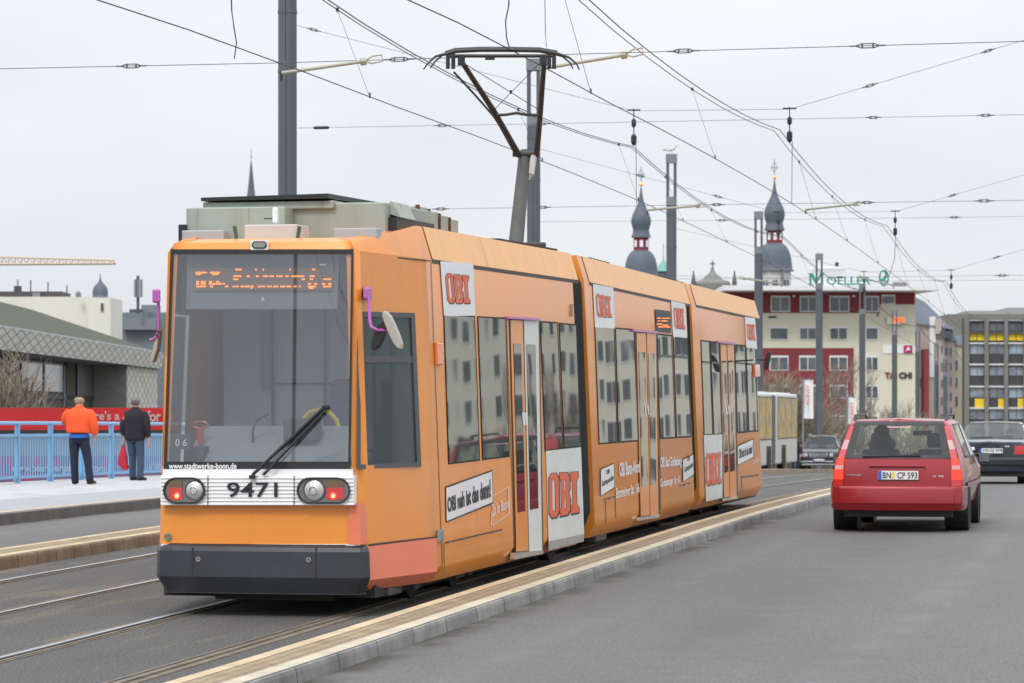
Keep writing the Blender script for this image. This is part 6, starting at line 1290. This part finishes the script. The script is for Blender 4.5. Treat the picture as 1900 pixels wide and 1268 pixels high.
m = MB(); m.lathe([(0, z(303)), (2/s, z(301)), (0, z(299))], 8, (X(466), d, 0)); m.tube([(X(466), d, z(301)), (X(466), d, z(277))], .08, 5); m.tube([(X(463), d, z(291)), (X(469), d, z(291))], .08, 5); m.build('cross', bpy.data.materials['cross_grey'], t)
# left bank --------------------------------------------------------------
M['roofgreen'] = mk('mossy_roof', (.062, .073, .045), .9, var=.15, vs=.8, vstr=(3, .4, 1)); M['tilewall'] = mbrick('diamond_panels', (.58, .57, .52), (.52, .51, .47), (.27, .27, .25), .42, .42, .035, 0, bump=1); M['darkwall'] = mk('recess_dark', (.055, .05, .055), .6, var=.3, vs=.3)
t = thing('opera_hall', 'low hall with mossy green roof and diamond patterned metal cladding behind the railing', 'building', (-30, 150, GZ))
def uvq(m, pts, uv):
    for p, q in zip(pts, uv): m.uv[len(m.v)] = q; m.v.append(Vector(p))
    k = len(m.v); m.f.append(tuple(range(k-4, k)))
XA, XB = -29.6, -24.8       # eave line runs from the near left to the far right
e0, e1 = Vector((-24.0-1.2, 150, 0)), Vector((-24.2, 224, 0))
e0 = Vector((W(-60, 0, 146).x, 146, 0)); e1 = Vector((W(300, 0, 224).x, 224, 0)); dr = (e1-e0).normalized(); bk = Vector((-dr.y, dr.x, 0))
zE, zF, zT = ZC+4.1, ZC+3.0, ZC+7.1
m = MB(); q = lambda f, b, zz: e0.lerp(e1, f)+bk*b+Vector((0, 0, zz))
m.hexa([q(0, 0, zE), q(1, 0, zE), q(1, 24, zE), q(0, 24, zE), q(0, 7, zT), q(1, 9, zT), q(1, 12, zT), q(0, 17, zT)]); m.build('roof', M['roofgreen'], t)
L_ = (e1-e0).length; rot = lambda a, b: ((a+b)*.707, (a-b)*.707)
m = MB(); uvq(m, [q(0, 0, zF), q(1, 0, zF), q(1, -.15, zE), q(0, -.15, zE)], [rot(0, 0), rot(L_*.2, 0), rot(L_*.2, 1.2), rot(0, 1.2)]); m.build('fascia', M['tilewall'], t)
m = MB(); m.quad(q(0, 2.5, zF), q(1, 2.5, zF), q(1, 0, zF), q(0, 0, zF)); m.quad(q(0, -.16, zE), q(1, -.16, zE), q(1, .3, zE+.12), q(0, .3, zE+.12)); m.build('soffit', M['mastp'], t)
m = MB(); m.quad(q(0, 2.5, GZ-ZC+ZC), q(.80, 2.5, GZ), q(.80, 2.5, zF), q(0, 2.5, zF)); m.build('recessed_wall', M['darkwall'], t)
m = MB(); uvq(m, [q(.78, .3, GZ), q(1, .3, GZ), q(1, .3, zF), q(.78, .3, zF)], [rot(0, 0), rot(L_*.22*.25, 0), rot(L_*.22*.25, 12), rot(0, 12)]); m.quad(q(.78, 2.6, GZ), q(.78, .3, GZ), q(.78, .3, zF), q(.78, 2.6, zF)); m.quad(q(1, .3, GZ), q(1, 20, GZ), q(1, 20, zF), q(1, .3, zF)); m.build('cladding', M['tilewall'], t)
m = MB(); m.hexa([q(0, 2.6, GZ), q(.98, 2.6, GZ), q(.98, 21, GZ), q(0, 21, GZ), q(0, 2.6, zE+.2), q(.98, 2.6, zE+.2), q(.98, 21, zE+.1), q(0, 21, zE+.1)]); m.build('inner_block', M['concrete'], t)
for f0, f1, z0, z1, mt in ((.40, .50, 1.2, 2.9, 'bwin'), (.51, .60, 1.2, 2.9, 'bwin'), (.68, .78, .9, 3.0, 'greyframe'), (.62, .67, .2, 3.0, 'bark'), (.3, .78, .75, 1.0, 'black')): m = MB(); m.quad(q(f0, 2.4, ZC+z0), q(f1, 2.4, ZC+z0), q(f1, 2.4, ZC+z1), q(f0, 2.4, ZC+z1)); m.build('dark_pane', M[mt], t)
for f in (.37, .50, .605): m = MB(); m.quad(q(f, 2.35, ZC+.3), q(f+.006, 2.35, ZC+.3), q(f+.006, 2.35, zF-.2), q(f, 2.35, zF-.2)); m.build('post', M['mastp'], t)
# red hoarding on the quay
M['faded'] = mk('faded_lettering', (.52, .33, .33), .7); M['faded2'] = mk('faded_violet_lettering', (.38, .38, .48), .7); M['hoard'] = mk('hoarding_red', (.50, .015, .02), .7, var=.12, vs=.6); M['hoard2'] = mk('hoarding_violet', (.16, .13, .24), .8, var=.5, vs=1.5, spots=(2.5, .5, .6, (.30, .06, .14)))
t = thing('site_hoarding', 'long red hoarding with white slogan behind the railing', 'hoarding', W(0, 820, 88)); hb_ = Bld.__new__(Bld); hb_.d = 88; hb_.sl = 0; hb_.xr = 0; hb_.t = t
hb_.wall(-80, 330, 757, 798, .1, 'hoard', 0, 'red_board'); hb_.wall(-80, 330, 798, 806, .15, 'black', 0, 'gap_rail'); hb_.wall(-80, 330, 806, 846, .12, mk('board_grey', (.20, .24, .29), .8), 0, 'grey_board'); hb_.wall(-80, 330, 846, 905, .12, 'hoard2', 0, 'violet_board')
hb_.text("There's a", 140, 222, 763, 780, 'faded', .05, .02); hb_.text('for us', 272, 322, 762, 783, 'faded', .05, .03); hb_.text('www.bonn-vergnuegen.com', 22, 196, 862, 880, 'faded2', .05, .03); hb_.text('visit', 276, 300, 856, 872, 'faded2', .05, .02)
# houses on the left skyline
C1 = Bld('cream_house', 'cream house block with dark roofs above the mossy hall roof', -60, 164, 551, 800, 300, 12, 'cream2'); C1.wall(-60, 115, 541, 557, 6, mk('dark_tiles', (.075, .07, .075), .8, var=.2), -1, 'roof'); C1.wall(60, 74, 543, 551, .3, 'mastp', -.4, 'roof_window')
C2 = Bld('turret_house', 'cream corner house carrying an onion turret on the left skyline', 164, 205, 552, 800, 296, 9, 'cream2'); C2.win(186, 193, 562, 578, 0, fw=.8)
s = F/300; c = Vector((W(186, 0, 300).x, 300, 0)); z = lambda y: ZC+(HY-y)/s; MB().lathe([(16/s, z(552)), (14/s, z(549)), (14.5/s, z(542)), (13/s, z(535)), (9/s, z(529)), (4/s, z(524)), (1.6/s, z(519)), (.5/s, z(508))], 14, c).build('onion_turret', M['slate'], C2.t, smooth=True)
m = MB(); m.lathe([(5/s, z(552)), (5/s, z(545)), (2/s, z(541))], 8, c+Vector((-38/s, -1, 0))); m.build('roof_vent', M['mastp'], C1.t)
for x, y in ((33, 519), (57, 520), (89, 524), (124, 530)): m = MB(); m.tube([W(x, 548, 303), W(x, y, 303)], .06, 4); m.box(*(lambda p: (p.x-.35, p.x+.35, p.y-.1, p.y+.1, p.z-1.2, p.z-.6))(W(x, y, 303))) if x == 33 else None; m.build('aerial', M['greyframe'], C1.t)
C3 = Bld('grey_rooftops', 'blue grey flat roofs with plant boxes on the left skyline next to the tram', 205, 420, 580, 800, 320, 14, mk('blue_grey', (.17, .20, .23), .8, var=.2)); C3.wall(228, 290, 590, 612, 2, 'mastp', 1.0, 'lower_block'); C3.wall(262, 292, 566, 582, 3, 'mastp', -2, 'plant_box'); C3.wall(240, 262, 574, 582, 3, 'greyframe', -1, 'plant_box')
t = thing('radio_mast', 'bundle of mobile phone antennas on a pole above the grey rooftops', 'antenna', W(256, 580, 318)); m = MB(); m.tube([W(256, 582, 318), W(256, 512, 318)], .16, 6); m.build('pole', M['greyframe'], t)
for x in (251, 256, 262): MB().tube([W(x, 552, 317.6), W(x, 519, 317.6)], .14, 5).build('antenna_panel', M['mastp'], t)
t = thing('crane_jib', 'pale yellow crane jib reaching in from the left above the roofs', 'crane', W(-260, 900, 420)); m = MB(); a = lambda x, y, o=0: W(x, y, 420)+Vector((0, o, 0)); top = [a(-260, 470, .6), a(212, 483, .6)]
m.tube(top, .13, 5); m.tube([a(-260, 492), a(212, 489)], .13, 5); m.tube([a(-260, 492, 1.4), a(212, 489, 1.4)], .13, 5); n_ = 40
for k in range(n_):
    f = k/n_; g2 = (k+.5)/n_; L3 = lambda f_, j: (top[0].lerp(top[1], f_) if j == 0 else a(-260, 492, 0 if j == 1 else 1.4).lerp(a(212, 489, 0 if j == 1 else 1.4), f_)); m.tube([L3(f, 1), L3(g2, 0), L3(f+1/n_, 1)], .08, 4); m.tube([L3(f, 2), L3(g2, 0), L3(f+1/n_, 2)], .08, 4)
m.build('lattice', mk('crane_yellow', (.55, .47, .34), .6), t)
m = MB(); b0 = a(-260, 480); m.box(b0.x-1, b0.x+1, 419.5, 421.5, GZ, b0.z+4); m.build('tower', bpy.data.materials['crane_yellow'], t)
# cream apartment rows beyond the right edge: what the tram windows mirror
M['flatcream'] = mk('flat_cream', (.78, .76, .64), .9, var=.06, vs=.2)
for k, (bear, dist, lab) in enumerate(((16.5, 250, 'cream apartment block farthest left on the right bank'), (21.5, 245, 'cream apartment block in the middle of the right bank row'), (26.5, 250, 'cream apartment block farthest right on the right bank'))):
    t = thing('apartment_block', lab, 'building', (0, 0, GZ), 'cream apartment blocks beyond the right edge', world=False); hh = (22, 24, 21.5)[k]
    MB().box(-10.6, 10.6, 0, 12, 0, hh).build('wall', M['flatcream'], t); MB().hexa([(-10.9, -.5, hh), (10.9, -.5, hh), (10.9, 12, hh), (-10.9, 12, hh), (-9, 4, hh+3.4), (9, 4, hh+3.4), (9, 9, hh+3.4), (-9, 9, hh+3.4)]).build('roof', M['slate'], t)
    for fl in range(7):
        for wx in range(5):
            if 2.4+fl*3.1+1.9 < hh: f = MB().box(-9.4+wx*4.1, -7.0+wx*4.1, -.06, .1, 2.4+fl*3.1, 4.3+fl*3.1).build('window', M['bframe'], t); MB().box(-9.2+wx*4.1, -7.2+wx*4.1, -.09, .0, 2.55+fl*3.1, 4.15+fl*3.1).build('pane', M['bwin'], f)
    t.location = (math.sin(R(bear))*dist, math.cos(R(bear))*dist, GZ); t.rotation_euler = (0, 0, -R(bear))
# ---------------- bare trees and shrubs ----------------
def bare_tree(name, label, base, H, spread, seed, r0=.16, lv=5, twr=.02, group=None, nb=3, lean=.0, mat='twig', cat='tree', low=.25):
    rnd = random.Random(seed); tr_, cw_2 = MB(), MB()
    def grow(p, d_, ln, r, l):
        pts = [p]; q = p; dd = d_
        for i in range(3): dd = (dd+Vector((rnd.uniform(-.16, .16), rnd.uniform(-.16, .16), rnd.uniform(-.02, .10)))).normalized(); q = q+dd*ln/3; pts.append(q)
        (tr_ if l < 2 else cw_2).tube(pts, [r, r*.85, r*.7, r*.55], 6 if l < 2 else 3)
        if l >= lv: return
        for k in range(nb+(1 if l > 2 else 0)):
            f = rnd.uniform(.35, 1); b0 = pts[0].lerp(pts[-1], f) if f < .99 else q
            a = rnd.uniform(0, 6.28); sp = rnd.uniform(.35, .8)*spread; nd = (dd+Vector((math.cos(a)*sp, math.sin(a)*sp, rnd.uniform(0, .25)))).normalized()
            grow(pts[min(3, 1+int(f*2.99))], nd, ln*rnd.uniform(.6, .82), max(twr, r*.55), l+1)
    t = thing(name, label, cat, base, group); 
    for k in range(1 if r0 > .1 else 7):
        a = rnd.uniform(0, 6.28); d0_ = Vector((lean, 0, 1)) if r0 > .1 else Vector((math.cos(a)*.7, math.sin(a)*.4, 1)); grow(Vector(base)+(Vector((0, 0, 0)) if r0 > .1 else Vector((rnd.uniform(-.6, .6), 0, 0))), d0_.normalized(), H*low, r0, 0)
    tr_.build('trunk', M['bark'], t); cw_2.build('crown', M[mat], t); return t
def gb(x, d): p = W(x, 765, d); p.z = GZ; return p
bare_tree('bare_tree', 'thin bare tree left of the first banner in front of the red wall', gb(1440, 290), 16, 1.0, 3, lv=5, twr=.022, group='bare trees by the office block', low=.3)
bare_tree('bare_tree', 'tall bare tree between the second and third distant masts', gb(1546, 285), 21, .8, 5, lv=5, twr=.022, group='bare trees by the office block', low=.3)
bare_tree('bare_tree', 'spreading bare tree under the wall lettering', gb(1640, 280), 17, .9, 9, lv=5, twr=.022, group='bare trees by the office block', low=.29)
bare_tree('bare_tree', 'bare tree beside the red stripe of the office block', gb(1682, 300), 16, .9, 12, lv=5, twr=.022, group='bare trees by the office block', low=.28)
bare_tree('bare_tree', 'bare tree in front of the yellow house', gb(1772, 285), 13, .8, 21, lv=5, twr=.022, group='bare trees by the office block', low=.28)
for bear, dist, H, sd_ in ((17.6, 120, 17, 31), (19.2, 150, 18, 32), (21.5, 140, 16, 33), (26.3, 150, 17, 34)):
    bare_tree('bare_tree', ['nearest bare avenue tree on the right bank', 'leafless avenue tree on the right bank in front of the farthest left block', 'leafless avenue tree before the middle cream block', 'leafless avenue tree before the cream block farthest right'][sd_-31], Vector((math.sin(R(bear))*dist, math.cos(R(bear))*dist, GZ)), H, .9, sd_, r0=.28, lv=5, twr=.03, group='avenue trees on the right bank', low=.3)
def brush(name, label, base, wid, dep, h, n, seed, r=.02, col='twig', group='brown bare shrubs'):
    rnd = random.Random(seed); m = MB(); b = Vector(base)
    for i in range(n):
        x = rnd.gauss(0, .33)*wid; y = rnd.uniform(-.5, .5)*dep; hh = h*(1-.55*min(1, abs(x)/wid)**2)*rnd.uniform(.3, 1.0); p = b+Vector((x, y, hh*rnd.uniform(.0, .9))); d_ = Vector((rnd.uniform(-.8, .8)+x/wid, rnd.uniform(-.6, .6), rnd.uniform(.3, 1))).normalized(); l = rnd.uniform(.10, .22)*h
        m.tube([p, p+d_*l*.5, p+d_*l+Vector((rnd.uniform(-.1, .1), 0, rnd.uniform(-.1, .2)))*l], [r*1.3, r, r*.5], 3)
    t = thing(name, label, 'shrub', base, group); m.build('crown', M[col], t)
    s_ = MB()
    for k in range(9): x = rnd.uniform(-.4, .4)*wid; s_.tube([b+Vector((x*.6, 0, 0)), b+Vector((x*1.2, rnd.uniform(-1, 1), h*.75))], [r*4, r*1.5], 5)
    s_.build('stem', M['bark'], t)
M['brush'] = mk('tan_brush', (.27, .225, .17), .9, var=.3, vs=1)
b_ = W(15, 765, 112); b_.z = ZC-3; brush('bare_shrub', 'big tan leafless shrub at the left edge behind the railing', b_, 1.9, 2, 5.6, 2600, 4, .012, 'brush')
b_ = W(1440, 765, 190); b_.z = ZC-4.3; brush('bare_shrub', 'brown thicket right of the tram end mirror', b_, 3.6, 3, 7.2, 6500, 8, .02, 'brush')
b_ = W(1495, 765, 195); b_.z = ZC-4.3; brush('bare_shrub', 'lower brown thicket behind the off road car', b_, 3.0, 3, 5.8, 4200, 11, .018, 'brush')
b_ = W(1560, 765, 198); b_.z = ZC-4.3; brush('bare_shrub', 'low brown thicket left of the red estate roof', b_, 3.0, 3, 4.9, 2600, 15, .016, 'brush')
b_ = W(1690, 765, 200); b_.z = ZC-4.3; brush('bare_shrub', 'low brown thicket above the roof of the red estate', b_, 5, 3, 4.6, 2200, 16, .015, 'brush')
# flags
for x0, x1, y0, y1, lab, d in ((1491, 1509, 706, 777, 'white banner with coloured letters hanging left of a grey mast', 182), (1573, 1589, 738, 790, 'white banner with red print behind the red estate roof', 184)):
    t = thing('banner', lab, 'banner', W(x0, y1, d), 'white street banners'); t.location.z = zr(d); m = MB()
    m.grid(lambda a, b: W(x0+(x1-x0)*a, y1+(y0-y1)*b, d+.15*math.sin(a*5+b*3)), 6, 8); o = m.build('cloth', M['paper'], t); sd_ = o.modifiers.new('s', 'SOLIDIFY'); sd_.thickness = .02
    xm = (x0+x1)/2; m = MB(); m.tube([Vector((W(x0-1, 0, d).x, d, zr(d))), W(x0-1, y0-2, d)], .05, 6); m.tube([W(x0-1, y0-1, d), W(x1, y0-1, d)], .03, 5); m.build('pole', M['mastp'], t)
    m = MB(); m.flat(text2('KUNST', .02), bil(W(x0+11, y0+45, d-.3), W(x0+11, y0+8, d-.3), W(x0+5.5, y0+8, d-.3), W(x0+5.5, y0+45, d-.3))); m.build('lettering', M['inkred'], t)
bpy.data.scenes.remove(TS)
